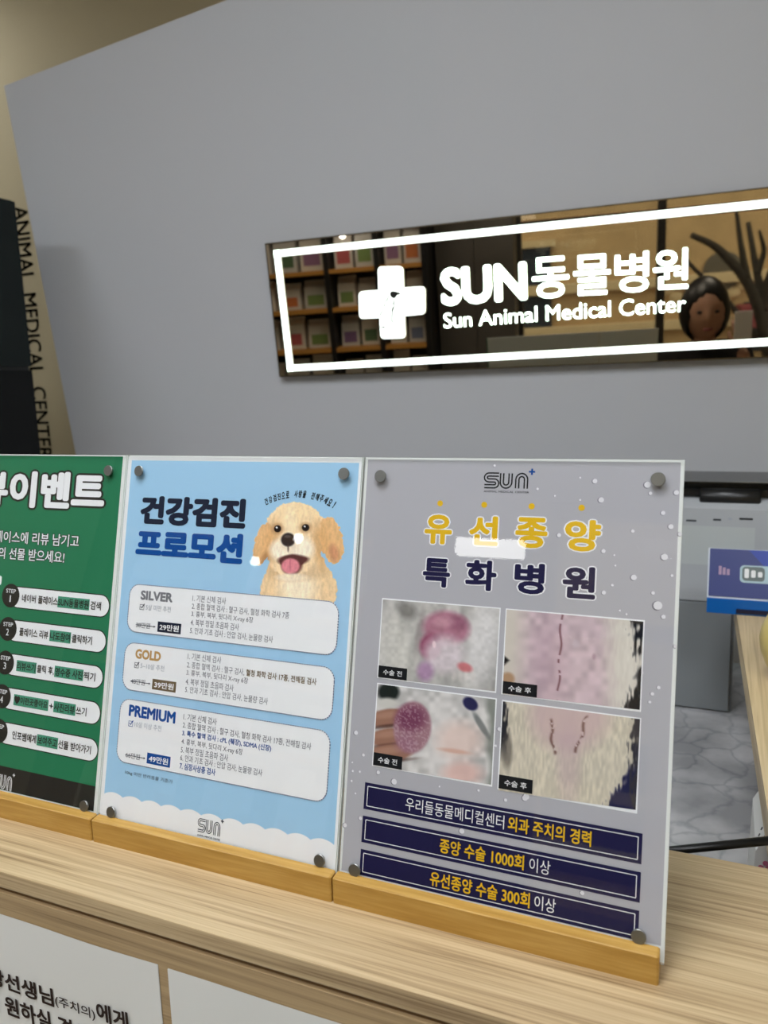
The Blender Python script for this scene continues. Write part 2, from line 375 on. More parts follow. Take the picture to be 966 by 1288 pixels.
def photo_b(x, y):
    n1 = vnoise(x, y, 18); c = np.zeros(x.shape+(3,))+np.array([196, 176, 182.]); c *= (.9+.2*n1)[..., None]
    c = over(c, sat(x+.05*y, 545, 490)*.9, (204, 198, 186)); c = over(c, ell(x, y, 590, 200, 46, 120, 0, .9)*.35, (180, 150, 164))
    fu = vnoise(x*.6, y*.12+x*.1, 2.5); c = over(c, sat(x+18*(fu-.5)-.02*y, 716, 770), (206, 200, 190)); c = over(c, sat(x, 730, 790)*fu*.6, (228, 224, 214))
    c = over(c, sat(x+46*(fu-.5)+.1*(y-200)-30*np.sin((y-90)/75), 790, 806), (22, 24, 32))
    c = over(c, sat(500-x-1.2*np.abs(y-195), 20, 30), (26, 24, 24))
    c = over(c, ell(x, y, 470, 245, 20, 18, 0, .5), (172, 140, 110))
    c = over(c, ell(x, y, 660, 150, 10, 10, 0, .8)*.4, (208, 196, 206)); c = over(c, ell(x, y, 708, 185, 5, 8, 0, .8)*.5, (150, 120, 132))
    ln = np.exp(-((x-621+.045*(y-80)+3*np.sin(y/14))/2.6)**2)*(vnoise(x*0+3, y, 9) > .38)
    return np.clip(over(c, ln*.85, (96, 52, 60)), 0, 255), np.ones(x.shape)
def photo_c(x, y):
    c = np.zeros(x.shape+(3,))+np.array([196, 194, 192.]); c *= (.88+.24*vnoise(x, y, 15))[..., None]
    c = over(c, ell(x, y, 150, 280, 30, 26, 0, .4), (30, 36, 34)); c = over(c, ell(x, y, 145, 310, 30, 14, 0, .6), (200, 198, 192))
    c = over(c, ell(x, y, 372, 312, 22, 16, 40, .3), (38, 38, 78))
    c = over(c, ell(x, y, 300, 420, 44, 110, 0, .8)*.6, (222, 218, 216)); c = over(c, ell(x, y, 345, 410, 60, 50, 0, .8)*.7, (222, 196, 186)); c = over(c, ell(x, y, 350, 500, 50, 30, 0, .8)*.7, (220, 176, 166))
    c = over(c, ell(x, y, 330, 440, 40, 6, 8, .8)*.7, (204, 158, 140))
    c = over(c, sat(x-5*np.sin(y/18), 410, 425)*.7, (110, 116, 108)); c = over(c, ell(x, y, 400, 370, 8, 40, -30, .6)*.7, (90, 96, 96))
    for fy_, l in ((350, 62), (402, 58), (446, 70)):
        c = over(c, ell(x, y, 150, fy_, l, 24, -6, .25), (150, 110, 92)); c = over(c, ell(x, y, 150, fy_-8, l*.8, 9, -6, .9)*.5, (186, 146, 126)); c = over(c, ell(x, y, 150, fy_+22, l, 5, -6, .9)*.7, (74, 48, 42))
    c = over(c, ell(x, y, 216, 376, 52, 70, 4, .15), (156, 118, 128)); c = over(c, ell(x, y, 212, 352, 40, 34, 0, .8)*.9, (112, 56, 84)); c = over(c, ell(x, y, 200, 420, 30, 24, 0, .9)*.6, (146, 100, 120))
    sp = vnoise(x, y, 4); c = over(c, ell(x, y, 216, 376, 50, 68, 4, .2)*(sp > .62)*.35, (206, 186, 190))
    return np.clip(c, 0, 255), np.ones(x.shape)
def photo_d(x, y):
    fu = vnoise(x*.5, y*.14+x*.08, 2.4); c = np.zeros(x.shape+(3,))+np.array([204, 196, 178.]); c *= (.91+.17*fu)[..., None]
    c = over(c, ell(x, y, 640, 340, 105, 100, 0, .5)*.85, (196, 172, 172)); c = over(c, ell(x, y, 640, 460, 30, 120, 0, .9)*.5, (188, 164, 168))
    c = over(c, sat(500-x-.05*(470-y)+26*(fu-.5), 22, 34)*sat(470-y, 0, 60), (40, 40, 46)); c = over(c, ell(x, y, 470, 440, 14, 50, 0, .6)*.6, (90, 84, 78))
    c = over(c, sat((x-730)-.62*(560-y)+30*(fu-.5)+0, 20, 34)*sat(y, 400, 440), (34, 34, 70))
    c = over(c, sat(x+30*(fu-.5), 800, 812), (52, 50, 58))
    a1 = np.exp(-((x-594-.0022*(y-385)**2+3*np.sin(y/9))/4)**2)*sat(y, 350, 358)*sat(452-y, 0, 6)
    a2 = np.exp(-((x-690+.30*(y-345)+4*np.sin(y/11))/4)**2)*sat(y, 342, 348)*sat(448-y, 0, 6)
    k = (vnoise(x, y, 6) > .3)
    c = over(c, np.clip(a1+a2, 0, 1)*k*.75, (92, 58, 52))
    return np.clip(c, 0, 255), np.ones(x.shape)

# ================================================================== ROOM
# leaning feature wall behind the desk
aw = math.radians(4.5); r0 = ray(483, 390); PW0 = CAM+r0*((1.4-CAM[1])/r0[1])
WP = Plane(PW0, (1, .085, .012), (0.02, -math.sin(aw), math.cos(aw)))
mb = MB()
outline = [WP.P(5, 108), WP.P(285, 0), WP.P(560, -106)]
c = WP.uv(560, -106); outline += [WP.pt(c[0]+1.5, c[1]+.0), WP.pt(c[0]+1.5, -1.9), ]
q0 = WP.uv(5, 108); q1 = WP.uv(95, 570); sl = (q1-q0)/(q1[1]-q0[1])
pb = q0+sl*(-1.60-q0[1])
outline[-1] = WP.pt(c[0]+1.5, -1.60); outline.append(WP.pt(pb[0], -1.60))
outline = [p for p in outline]
mb.prism(outline[::-1], -WP.n*0.03, M_wall)
struct(mb, 'wall_inner')
XL, XR, YF, YB, ZC = -3.3, 2.9, -3.1, 2.0, 3.05
mb = MB(); mb.box((XL-.1, YB, 0), (XR+.1, YB+.1, ZC), M_beige); struct(mb, 'wall_back')
mb = MB(); mb.box((XL-.1, YF, 0), (XL, YB, ZC), M_beige); struct(mb, 'wall_left')
mb = MB(); mb.box((XR, YF, 0), (XR+.1, YB, ZC), M_beige); struct(mb, 'wall_right')
mb = MB(); mb.box((XL-.1, YF-.12, -.1), (XR+.1, YB+.1, 0), mat('floor_tile', (176, 176, 174), .35, 0, .5, 0, .06, 6)); struct(mb, 'floor')
mb = MB(); mb.box((XL-.1, YF-.12, ZC), (XR+.1, YB+.1, ZC+.1), mat('ceiling_paint', (226, 224, 218), .85)); struct(mb, 'ceiling')
WX0, WX1, WZ0, WZ1 = -.55, 2.6, .25, 2.45        # shop window behind the photographer
mb = MB()
for lo, hi in (((XL-.1, YF-.12, 0), (WX0, YF, ZC)), ((WX1, YF-.12, 0), (XR+.1, YF, ZC)), ((WX0, YF-.12, 0), (WX1, YF, WZ0)), ((WX0, YF-.12, WZ1), (WX1, YF, ZC))):
    mb.box(lo, hi, mat('brown_grey_wall', (92, 84, 76), .7))
struct(mb, 'wall_front')
M_frame = mat('dark_window_frame', (38, 35, 33), .4)
mb = MB()
zt = 1.86
for x in (WX0+.03, .52, 1.62, WX1-.03): mb.box((x-.03, YF-.09, WZ0), (x+.03, YF-.02, WZ1), M_frame, .004)
for z in (WZ0+.03, zt, WZ1-.03): mb.box((WX0, YF-.088, z-.035), (WX1, YF-.022, z+.035), M_frame, .004)
win = struct(mb, 'window_1')
for a, b in ((WX0+.06, .49), (.55, 1.59), (1.65, WX1-.06)):
    for z0, z1 in ((WZ0+.06, zt-.04), (zt+.04, WZ1-.06)):
        mb = MB(); mb.box((a, YF-.058, z0), (b, YF-.052, z1), M_glass); mb.build('pane', win)

# ceiling lamps
def ceiling_panel(x, y, sx, sy, label):
    if x < -2: sx = sy = .30
    t = thing('ceiling_light', (x, y, ZC), label, 'ceiling light', 'square lamps on the ceiling')
    mb = MB(); mb.box((x-sx/2-.02, y-sy/2-.02, ZC-.03), (x+sx/2+.02, y+sy/2+.02, ZC-.001), mat('white_metal', (225, 225, 222), .4), .004); mb.build('frame', t)
    mb = MB(); mb.box((x-sx/2, y-sy/2, ZC-.036), (x+sx/2, y+sy/2, ZC-.031), M_lamp); mb.build('diffuser', t)
for x, y, l in ((-1.6, -1.4, 'white ceiling light panel above the shelves side of the shop'), (1.0, -1.4, 'white ceiling light panel above the shop window side'),
                (-.1, -.45, 'white ceiling light panel above the reception counter'), (-2.75, 1.5, 'added white ceiling light panel in the back corner, unseen, brightening the beige wall')):  # corner panel is added out of view to brighten the beige wall
    ceiling_panel(x, y, .6, .6, l)

# ================================================================== RECEPTION COUNTER
YFR, YBK, TH = -.0562, .1459, .0137
t_c = thing('reception_counter', (0, .05, 0), 'pale oak reception counter with overhanging top carrying the three notice boards', 'counter')
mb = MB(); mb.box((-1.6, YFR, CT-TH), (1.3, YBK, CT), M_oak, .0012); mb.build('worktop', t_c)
mb = MB(); mb.box((-1.6, YFR+.0035, CT-.019), (1.3, YBK-.01, CT-TH), mat('shaded_gap_laminate', (118, 92, 62), .6)); mb.build('gap_strip', t_c)  # darker brown puts the shade under the slab into the strip's colour
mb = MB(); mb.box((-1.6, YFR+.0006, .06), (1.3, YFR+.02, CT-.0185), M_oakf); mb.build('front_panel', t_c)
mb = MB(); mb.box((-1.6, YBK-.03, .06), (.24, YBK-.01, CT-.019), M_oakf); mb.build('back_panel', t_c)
mb = MB(); mb.box((-1.6, YFR+.03, 0), (1.3, YBK-.03, .06), M_dark); mb.build('plinth', t_c)
WXE = .266
def on_top(x, y, z): r = ray(x, y); return CAM+r*((z-CAM[2])/r[2])
wa, wb = on_top(925.7, 766, CT), on_top(965, 1015.6, CT); wd_ = (wb-wa)/(wb[1]-wa[1]); wc = wa+wd_*(YBK+.0005-wa[1]); wf = wa+wd_*(.875-wa[1])
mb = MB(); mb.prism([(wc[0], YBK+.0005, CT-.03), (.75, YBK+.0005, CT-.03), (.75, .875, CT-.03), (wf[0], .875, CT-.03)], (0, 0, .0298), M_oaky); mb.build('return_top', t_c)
mb = MB(); mb.box((WXE+.05, YBK+.002, .0), (.73, .86, CT-.03), M_oakf); mb.build('return_panel', t_c)

# paper notices on the counter front
FP = Plane((0, YFR+.0006, CT), (1, 0, 0), (0, 0, 1))
def paper(name, label, u0, u1, vtop, vbot, texts, holder='paper notices taped to the counter front'):
    mb = MB(); k = 14
    vs = []; fs = []
    for j, v in enumerate((vtop, (vtop+vbot)/2, vbot)):
        for i in range(k+1):
            u = u0+(u1-u0)*i/k; vs.append(FP.pt(u, v+.0006*math.sin(i*.9), .0012+.0005*math.sin(i*.8+j)))
    for j in range(2):
        for i in range(k): a = j*(k+1)+i; fs.append((a, a+k+1, a+k+2, a+1))
    b = len(vs); vs2 = [np.array(p)-FP.n*.0006 for p in vs]; mb.add(vs+vs2, fs+[[q+b for q in f[::-1]] for f in fs], mat('paper_white', (226, 226, 222), .7, 0, .2))
    for s, p0, p1, h, bold in texts: text(mb, FP, s, p0, p1, h, mat('ink_brown', (52, 40, 34), .6, 0, .1), bold, .0022, tilt=False)
    return tag(mb.build(name, origin=FP.pt((u0+u1)/2, vbot)), label, 'paper sign', holder)
ox, oy, k_ = 0, 1140, 3.715
a = FP.uv(199, 1213); b = FP.uv(212, 1217)
paper('paper_sign', 'white paper notice with dark Korean writing taped to counter front at left', a[0]-.297, a[0], a[1], a[1]-.21,
      [('담당선생님', (-29, 1230), (71, 1262), 22, .03), ('(주치의)', (73, 1265), (123, 1281), 15, .012), ('에게', (125, 1282), (165, 1293), 23, .03),
       ('을 원하실 경우', (-14, 1268), (118, 1310), 24, .03)])
paper('paper_sign', 'blank white paper sheet taped to counter front, right of the lettered notice', b[0], b[0]+.297, b[1], b[1]-.21, [])

# ================================================================== NOTICE BOARDS
W_, HT, D_, LEAN, HB = .215, .0188, .00833, .24189, .2911
BP = Plane((0, D_, CT+HT+.0005), (1, 0, 0), (0, math.sin(LEAN), math.cos(LEAN)))
def board(x0, x1, label, su, tray=(0, 0)):
    t = thing('notice_board', ((x0+x1)/2, .012, CT), label, 'notice board', 'acrylic notice boards on the counter')
    # beech base with a slot
    q = 0.0006; sdir = np.array([math.sin(LEAN), math.cos(LEAN)]); nd = np.array([math.cos(LEAN), -math.sin(LEAN)])
    top = np.array([D_, HT+.0005]); s0 = top; s1 = top-sdir*.010; s2 = s1+nd*.0062; s3 = top+nd*.0062; s3 = s3+sdir*((HT+.0005-s3[1])/sdir[1])
    prof = [(0, 0), (0, HT-q), (q, HT), s0, s1, s2, s3, (.034, HT+.0005), (.0346, HT-.0003), (.0346, 0)]
    ta, tb = x0+.0006+tray[0], x1-.0006-tray[1]; L = len(prof); ring = []
    ch = .0012
    for x, e in ((ta, 1), (ta+ch, 0), (tb-ch, 0), (tb, 1)):
        cy, cz = .0173, .0095
        ring.append([(x, y+(cy-y)/abs(cy-y)*ch*.7*e if abs(y-cy) > .014 else y, CT+z-(ch*.7*e if z > .012 and z > s1[1]+.003 else 0)) for y, z in prof])
    vs = [p for r in ring for p in r]; fs = [list(range(L)), [3*L+i for i in range(L)][::-1]]
    for j in range(3): fs += [(j*L+i, (j+1)*L+i, (j+1)*L+(i+1) % L, j*L+(i+1) % L) for i in range(L)]
    mb = MB(); mb.add(vs, fs, M_beech); mb.build('base', t)
    def sheet(nm, n0, n1, m, u0, u1, v0, v1):
        mb = MB(); c = [(u0, v0), (u1, v0), (u1, v1), (u0, v1)]
        vs = [BP.pt(u, v, n0) for u, v in c]+[BP.pt(u, v, n1) for u, v in c]
        mb.add(vs, [(3, 2, 1, 0), (4, 5, 6, 7)], m); mb.add(vs, [(0, 1, 5, 4), (1, 2, 6, 5), (2, 3, 7, 6), (3, 0, 4, 7)], M_edge); return mb.build(nm, t)
    sheet('back_sheet', -.0052, -.0024, M_back, x0+su[0], x1+su[1], -.0095, HB)
    sheet('front_sheet', -.0014, -.0001, M_clear, x0+su[0], x1+su[1], -.0095, HB)
    return t
def studs(t, pts):
    for x, y in pts:
        u, v = BP.uv(x, y) if not isinstance(x, str) else y
        mb = MB(); mb.lathe(BP.pt(u, v, -.0001), [(.0042, 0), (.0044, .0004), (.0044, .0014), (.0041, .0017), (.0016, .0017)], M_steel, 24, BP.n)
        mb.build('stud', t)
PN = -.0024           # depth of the printed sheet behind the clear front sheet
# front-most reading plane for print is PN; measure on it
PP = Plane(BP.pt(0, 0, PN), BP.u, BP.v)
LY = .00013
def ql(k): return LY*k
def poster_base(t, u0, u1, v0, v1, m):
    mb = MB(); c = [PP.pt(u0, v0, .0001), PP.pt(u1, v0, .0001), PP.pt(u1, v1, .0001), PP.pt(u0, v1, .0001)]
    mb.prism(c, -PP.n*.0001, m); return mb.build('poster', t)

# ---------------- board 1: green review event
def c1(x, y): return (x/2.476, 560+y/2.476)
t1 = board(-2*W_, -W_, 'green notice board with white Korean headline and numbered steps, leftmost on the counter', (.0, -.001))
uR = PP.uv(155, 573)[0]; uL = uR-.2128
M_green = mat('green_print', (44, 120, 84), .6, 0, .1); M_dkg = mat('dark_print', (46, 44, 40), .6, 0, .1); M_hl = mat('green_highlight', (74, 146, 118), .6, 0, .1)
p1 = poster_base(t1, uL, uR, 0.0, HB-.001, M_green)
mb = MB(); v0 = (PP.uv(31, 970)[1]+PP.uv(125, 989.6)[1])/2
poly(mb, PP, [(uL, 0.0002), (uR, .0002), (uR, v0), (uL, v0)], M_dkg, ql(1))
a = PP.uv(-8, 992); b = PP.uv(16.5, 979); sun_logo(mb, PP, a[0], b[1]-.0115, b[0], b[1]+.0015, M_white, M_dkg, ql(2), M_white)
mb.build('footer_band', p1)
mb = MB(); text(mb, PP, '리뷰이벤트', (-62, 632), c1(322, 212), 46, M_white, .045, ql(1), [(.10, M_dkg)])
mb.build('headline', p1)
mb = MB(); M_hw = M_white
text(mb, PP, '플레이스에 리뷰 남기고', (-17, 681), c1(245, 318), 15, M_white, .012, ql(1), [(.07, M_dkg)])
text(mb, PP, '의 선물 받으세요!', c1(-6, 357), c1(200, 364), 15, M_white, .012, ql(1), [(.07, M_dkg)])
poly(mb, PP, rrect(PP.uv(-40, 732)[0], PP.uv(0, 736)[1], PP.uv(2, 732)[0], PP.uv(0, 724)[1], .002), M_white, ql(1))
mb.build('subtitle', p1)
R = 'hl'
steps = [((34, 472), (340, 502), [('네이버 플레이스', 68, 180, 0), ('SUN동물병원', 182, 276, 1), ('검색', 283, 315, 0)], 499, 512),
         ((25, 578), (330, 610), [('플레이스 리뷰', 60, 150, 0), ('나도참여', 157, 218, 1), ('클릭하기', 225, 287, 0)], 602, 620),
         ((17, 680), (320, 725), [('리뷰쓰기', 53, 110, 1), ('클릭 후,', 116, 168, 0), ('영수증 사진', 173, 257, 1), ('찍기', 263, 297, 0)], 704, 733),
         ((7, 785), (312, 837), [('♥이런곳좋아요', 44, 148, 1), ('+', 155, 165, 0), ('사진리뷰', 170, 233, 1), ('쓰기', 239, 270, 0)], 815, 843),
         ((-3, 895), (304, 950), [('인포쌤에게', 38, 113, 0), ('보여주고', 118, 178, 1), ('선물 받아가기', 184, 284, 0)], 920, 958)]
for k, (cc, rr, words, yl, yr) in enumerate(steps):
    mb = MB(); c = PP.uv(*c1(*cc)); e = PP.uv(*c1(*rr)); vc = (c[1]+e[1])/2; hh = .0087
    poly(mb, PP, rrect(c[0]-.001, vc-hh-.0009, e[0]+.0009, vc+hh+.0009, hh+.0009), M_dkg, ql(1))
    poly(mb, PP, rrect(c[0], vc-hh, e[0], vc+hh, hh), M_white, ql(2))
    cy = vc+.0008
    poly(mb, PP, circle((c[0], cy), .0104, 28), M_dkg, ql(3))
    text_uv(mb, PP, 'STEP', (c[0]-.0056, cy+.0022), (c[0]+.0058, cy+.0022), .0036, M_white, .01, ql(4))
    dw = .0007 if k == 0 else .0016; text_uv(mb, PP, str(k+1), (c[0]-dw, cy-.0056), (c[0]+dw, cy-.0056), .0058, M_white, .004, ql(4))
    for s, xa, xb, hl in words:
        ua = PP.uv(*c1(xa, yl))[0]; ub = PP.uv(*c1(xb, yl+(yr-yl)*(xb-40)/270))[0]
        hgt = .0070 if s != '+' else .004; vb = vc-hgt/2-.0002
        if hl: poly(mb, PP, [(ua-.0008, vb-.0012), (ub+.0008, vb-.0012), (ub+.0008, vb+hgt+.0012), (ua-.0008, vb+hgt+.0012)], M_hl, ql(3))
        text_uv(mb, PP, s, (ua, vb), (ub, vb), hgt, M_dkg, .018, ql(4))
    mb.build('step_box', p1)
studs(t1, [(137, 592), (106.5, 1013.5), ('u', (uL+.011, PP.uv(137, 592)[1])), ('u', (uL+.011, PP.uv(106.5, 1013.5)[1]))])

# ---------------- board 2: health check promotion
def c2(x, y): return (110+x/2.683, 560+y/2.683)
def c3(x, y): return (110+x/2.683, 810+y/2.683)
t2 = board(-W_, 0, 'blue and white notice board with puppy picture, middle of the three on counter', (.0005, -.0008))
M_sky = mat('sky_blue_print', (160, 202, 232), .6, 0, .1); M_navy = mat('navy_print', (34, 40, 58), .6, 0, .1); M_blue = mat('blue_print', (20, 76, 150), .6, 0, .1)
M_grey = mat('grey_print', (122, 124, 130), .6, 0, .1); M_gold = mat('gold_print', (186, 148, 92), .6, 0, .1); M_ink = mat('ink_print', (70, 74, 88), .6, 0, .1)
M_lg = mat('light_grey_print', (172, 178, 188), .6, 0, .1); M_brn = mat('brown_print', (112, 96, 72), .6, 0, .1); M_dot = mat('dot_print', (40, 56, 110), .6, 0, .1)
p2 = poster_base(t2, PP.uv(161, 575)[0], PP.uv(455.5, 575)[0], 0, HB-.001, M_white)
ba = PP.uv(166, 579); bb = PP.uv(452, 581); vw = (PP.uv(131.8, 999)[1]+PP.uv(420, 1062)[1])/2
mb = MB(); up = [(bb[0], ba[1]), (ba[0], ba[1])]; wave = []
nsc = 11; wdt = (bb[0]-ba[0])/nsc
for i in range(nsc*10+1): wave.append((ba[0]+wdt*i/10, vw+.0026*abs(math.sin(math.pi*i/10))**.8))
for i in range(len(wave)-1):
    a, b = wave[i], wave[i+1]; poly(mb, PP, [a, b, (b[0], ba[1]), (a[0], ba[1])], M_sky, ql(1))
mb.build('sky_background', p2)
mb = MB(); text(mb, PP, '건강검진', c2(176, 265), c2(532, 284), 37, M_navy, .055, ql(2)); text(mb, PP, '프로모션', c2(161, 378), c2(522, 400), 37, M_blue, .055, ql(2)); mb.build('headline', p2)
mb = MB(); s = '건강검진으로 사랑을 전해주세요!'
L_, R_ = PP.uv(*c2(600, 200)), PP.uv(*c2(834, 212)); T_ = PP.uv(*c2(712, 172))
for i, ch in enumerate(s):
    if ch == ' ': continue
    f = (i+.5)/len(s); u = L_[0]+(R_[0]-L_[0])*f; par = 1-(2*f-1)**2; v = (L_[1]*(1-f)+R_[1]*f)+(T_[1]-(L_[1]+R_[1])/2)*par-.001
    a = math.atan2((T_[1]-(L_[1]+R_[1])/2)*4*(1-2*f)/1, (R_[0]-L_[0])); du = (R_[0]-L_[0])/len(s)*.82
    if ch == '!': du *= .3
    d = np.array([math.cos(a), math.sin(a)])*du
    text_uv(mb, PP, ch, (u-d[0]/2, v-d[1]/2), (u+d[0]/2, v+d[1]/2), .0054, M_black, .03, ql(2), up=(-math.sin(a)+.12, math.cos(a)))
mb.build('slogan', p2)
mb = MB(); grid_print(mb, PP, [(548, 182), (872, 182), (872, 560), (548, 560)], puppy, 2.1, ql(2), 110, 560, 2.683, True); mb.build('puppy_picture', p2)
qs = [quadrect(PP, [c2(150, 472), c2(850, 522), c2(845, 705), c2(135, 635)]), quadrect(PP, [c3(122, 0), c3(832, 68), c3(825, 252), c3(115, 160)]), quadrect(PP, [c3(110, 188), c3(825, 285), c3(815, 535), c3(100, 400)])]
pu0 = np.mean([q[0] for q in qs]); pu1 = np.mean([q[2] for q in qs])
ls = ['1. 기본 신체 검사', '3. 흉부, 복부, 뒷다리 X-ray 6장', '4. 복부 정밀 초음파 검사', '5. 안과 기초 검사 : 안압 검사, 눈물량 검사']
spec = [(c2, 'SILVER', (180, 522), (288, 530), 12, M_grey, '5살 미만 추천', (178, 554), (282, 560), '38만원', (165, 614), (212, 619), '29만원', [(238, 594), (317, 603), (317, 638), (238, 630)], M_navy,
         [(ls[0], 357, 527, 468, 0), ('2. 종합 혈액 검사 : 혈구 검사, 혈청 화학 검사 7종', 354, 554, 682, 0), (ls[1], 350, 581, 560, 0), (ls[2], 348, 608, 512, 0), (ls[3], 346, 636, 627, 0)]),
        (c3, 'GOLD', (162, 51), (248, 57), 12.5, M_gold, '5~10살 추천', (160, 79), (260, 88), '48만원', (147, 133), (195, 138), '39만원', [(220, 118), (300, 127), (300, 163), (220, 154)], M_brn,
         [(ls[0], 340, 52, 452, 0), ('2. 종합 혈액 검사 : 혈구 검사, ', 337, 81, 530, 0), ('혈청 화학 검사 17종, 전해질 검사', 536, 107, 774, 1), (ls[1], 334, 108, 543, 0), (ls[2], 332, 137, 494, 0), (ls[3], 330, 164, 610, 0)]),
        (c3, 'PREMIUM', (140, 244), (297, 268), 15, M_blue, '10살 이상 추천', (140, 276), (250, 290), '66만원', (130, 382), (178, 388), '49만원', [(202, 368), (281, 378), (281, 415), (202, 405)], M_blue,
         [(ls[0], 326, 256, 437, 0), ('2. 종합 혈액 검사 : 혈구 검사, 혈청 화학 검사 17종, 전해질 검사', 323, 284, 757, 0), ('3. 특수 혈액 검사 : cPL (췌장), SDMA (신장)', 320, 312, 622, 2), (ls[1].replace('3.', '4.'), 318, 340, 525, 0),
          (ls[2].replace('4.', '5.'), 316, 367, 476, 0), (ls[3].replace('5.', '6.'), 313, 394, 592, 0), ('7. 심장사상충 검사', 311, 421, 433, 2)])]
for q, (cf, hd, h0, h1, hh, hm, rec, r0_, r1_, old, o0, o1, pr, pq, pm, items) in zip(qs, spec):
    mb = MB(); poly(mb, PP, rrect(pu0, q[1], pu1, q[3], .0095, 8), M_white, ql(3))
    per = rrect(pu0+.0003, q[1]+.0003, pu1-.0003, q[3]-.0003, .0093, 8); per = per+[per[0]]
    acc = 0.0; on = 0.0
    for a, b in zip(per, per[1:]):
        a = np.array(a); b = np.array(b); l = np.linalg.norm(b-a); pos = 0
        while on < acc+l:
            s0 = on-acc
            c = a+(b-a)*s0/l; d = (b-a)/l; nn = np.array([-d[1], d[0]])*.00034; d = d*.0006
            poly(mb, PP, [c-d-nn, c+d-nn, c+d+nn, c-d+nn], M_dot, ql(4)); on += .0020
        acc += l
    text(mb, PP, hd, cf(*h0), cf(*h1), hh, hm, .045, ql(4))
    a = PP.uv(*cf(*r0_)); z = .0040
    box = [(a[0], a[1]), (a[0]+z, a[1]), (a[0]+z, a[1]+z), (a[0], a[1]+z)]
    stroke(mb, PP, box+[box[0]], .0005, M_ink if hd != 'PREMIUM' else M_blue, ql(4)); stroke(mb, PP, [(a[0]+.0008, a[1]+.0026), (a[0]+.0018, a[1]+.0012), (a[0]+.0044, a[1]+.0048)], .0008, M_ink if hd != 'PREMIUM' else M_blue, ql(5))
    b = PP.uv(*cf(*r1_)); text_uv(mb, PP, rec, (a[0]+.006, a[1]), (b[0], a[1]), .0046, M_lg, 0.004, ql(4))
    a = PP.uv(*cf(*o0)); b = PP.uv(*cf(*o1)); z = a[1]
    text_uv(mb, PP, old, (a[0], z), (b[0], z), .0044, M_ink, .003, ql(4)); stroke(mb, PP, [(a[0]-.0005, z+.0021), (b[0]+.004, z+.0021)], .0005, M_ink, ql(5))
    poly(mb, PP, [(b[0]+.0055, z+.0021), (b[0]+.0038, z+.0030), (b[0]+.0038, z+.0012)], M_ink, ql(5))
    r = quadrect(PP, [cf(*x) for x in pq]); poly(mb, PP, [(r[0], r[1]), (r[2], r[1]), (r[2], r[3]), (r[0], r[3])], pm, ql(4))
    dx = (r[2]-r[0])*.09; dy = (r[3]-r[1])*.2; text_uv(mb, PP, pr, (r[0]+dx, r[1]+dy), (r[2]-dx, r[1]+dy), r[3]-r[1]-2*dy, M_white, .02, ql(5))
    u_l = np.mean([PP.uv(*cf(it[1], it[2]))[0] for it in items if it[1] < 400]); vprev = None
    slope = .068 if cf is c2 else .10
    for s_, xa, ya, xb, bold in items:
        a = PP.uv(*cf(xa, ya)); b = PP.uv(*cf(xb, ya+slope*(xb-xa)))
        u0 = u_l if xa < 400 else a[0]; v = a[1] if xa < 400 else vprev; vprev = v
        text_uv(mb, PP, s_, (u0, v), (b[0], v), .0053, {0: M_ink, 1: M_brn, 2: M_blue}[bold], {0: 0.0, 1: .022, 2: .022}[bold], ql(4))
    mb.build('price_panel', p2)
mb = MB(); text(mb, PP, '10kg 미만 반려동물 기준가', c3(127, 443), c3(288, 470), 5.5, M_ink, 0, ql(3)); mb.build('footnote', p2)
mb = MB(); a = PP.uv(*c3(372, 630)); b = PP.uv(*c3(452, 610)); sun_logo(mb, PP, a[0], (a[1]+b[1])/2-.0048, b[0], (a[1]+b[1])/2+.0058, M_navy, M_white, ql(2), M_navy); mb.build('logo', p2)
studs(t2, [(175.5, 592.5), (433, 596), (140.5, 1021), (402.5, 1082)])

# ---------------- board 3: surgery poster
def c4(x, y): return (420+x/2.147, 560+y/2.147)
def c5(x, y): return (420+x/2.147, 740+y/2.147)
def c6(x, y): return (400+x/2.055, 960+y/2.055)
t3 = board(0, W_, 'grey notice board with yellow and navy Korean headline and four photographs, rightmost on counter', (.001, .0018))
M_lav = mat('lavender_grey_print', (174, 174, 180), .6, 0, .1); M_nv = mat('dark_navy_print', (30, 28, 66), .6, 0, .1); M_yel = mat('yellow_print', (222, 180, 34), .6, 0, .1)
p3 = poster_base(t3, PP.uv(463, 580)[0], PP.uv(856.5, 580)[0], 0, HB-.0015, M_lav)
mb = MB(); a = PP.uv(*c4(405, 117)); b = PP.uv(*c4(530, 76)); b2 = PP.uv(*c4(530, 117)); sun_logo(mb, PP, a[0], (a[1]+b2[1])/2, b[0], b[1], M_black, M_lav, ql(1), M_blue); mb.build('logo', p3)
mb = MB()
for s_, x0, y0, x1, y1 in (('유', 240, 270, 320, 182), ('선', 360, 274, 445, 186), ('종', 485, 281, 578, 190), ('양', 618, 290, 722, 196)):
    text(mb, PP, s_, c4(x0+3, y0-3), c4(x1-3, y0-3), (y0-y1-8)/2.147, M_yel, .038, ql(1), [(.075, M_white)])
for x, y in ((287, 157), (406, 161), (534, 165), (669, 169)): poly(mb, PP, circle(PP.uv(*c4(x, y)), .0021, 16), M_yel, ql(1))
mb.build('headline', p3)
mb = MB()
for s_, x0, y0, x1, y1 in (('특', 235, 386, 315, 300), ('화', 350, 395, 440, 305), ('병', 482, 405, 570, 313), ('원', 612, 417, 708, 322)):
    text(mb, PP, s_, c4(x0+3, y0-3), c4(x1-3, y0-3), (y0-y1-8)/2.147, M_nv, .038, ql(1), [(.075, M_white)])
mb.build('subheadline', p3)
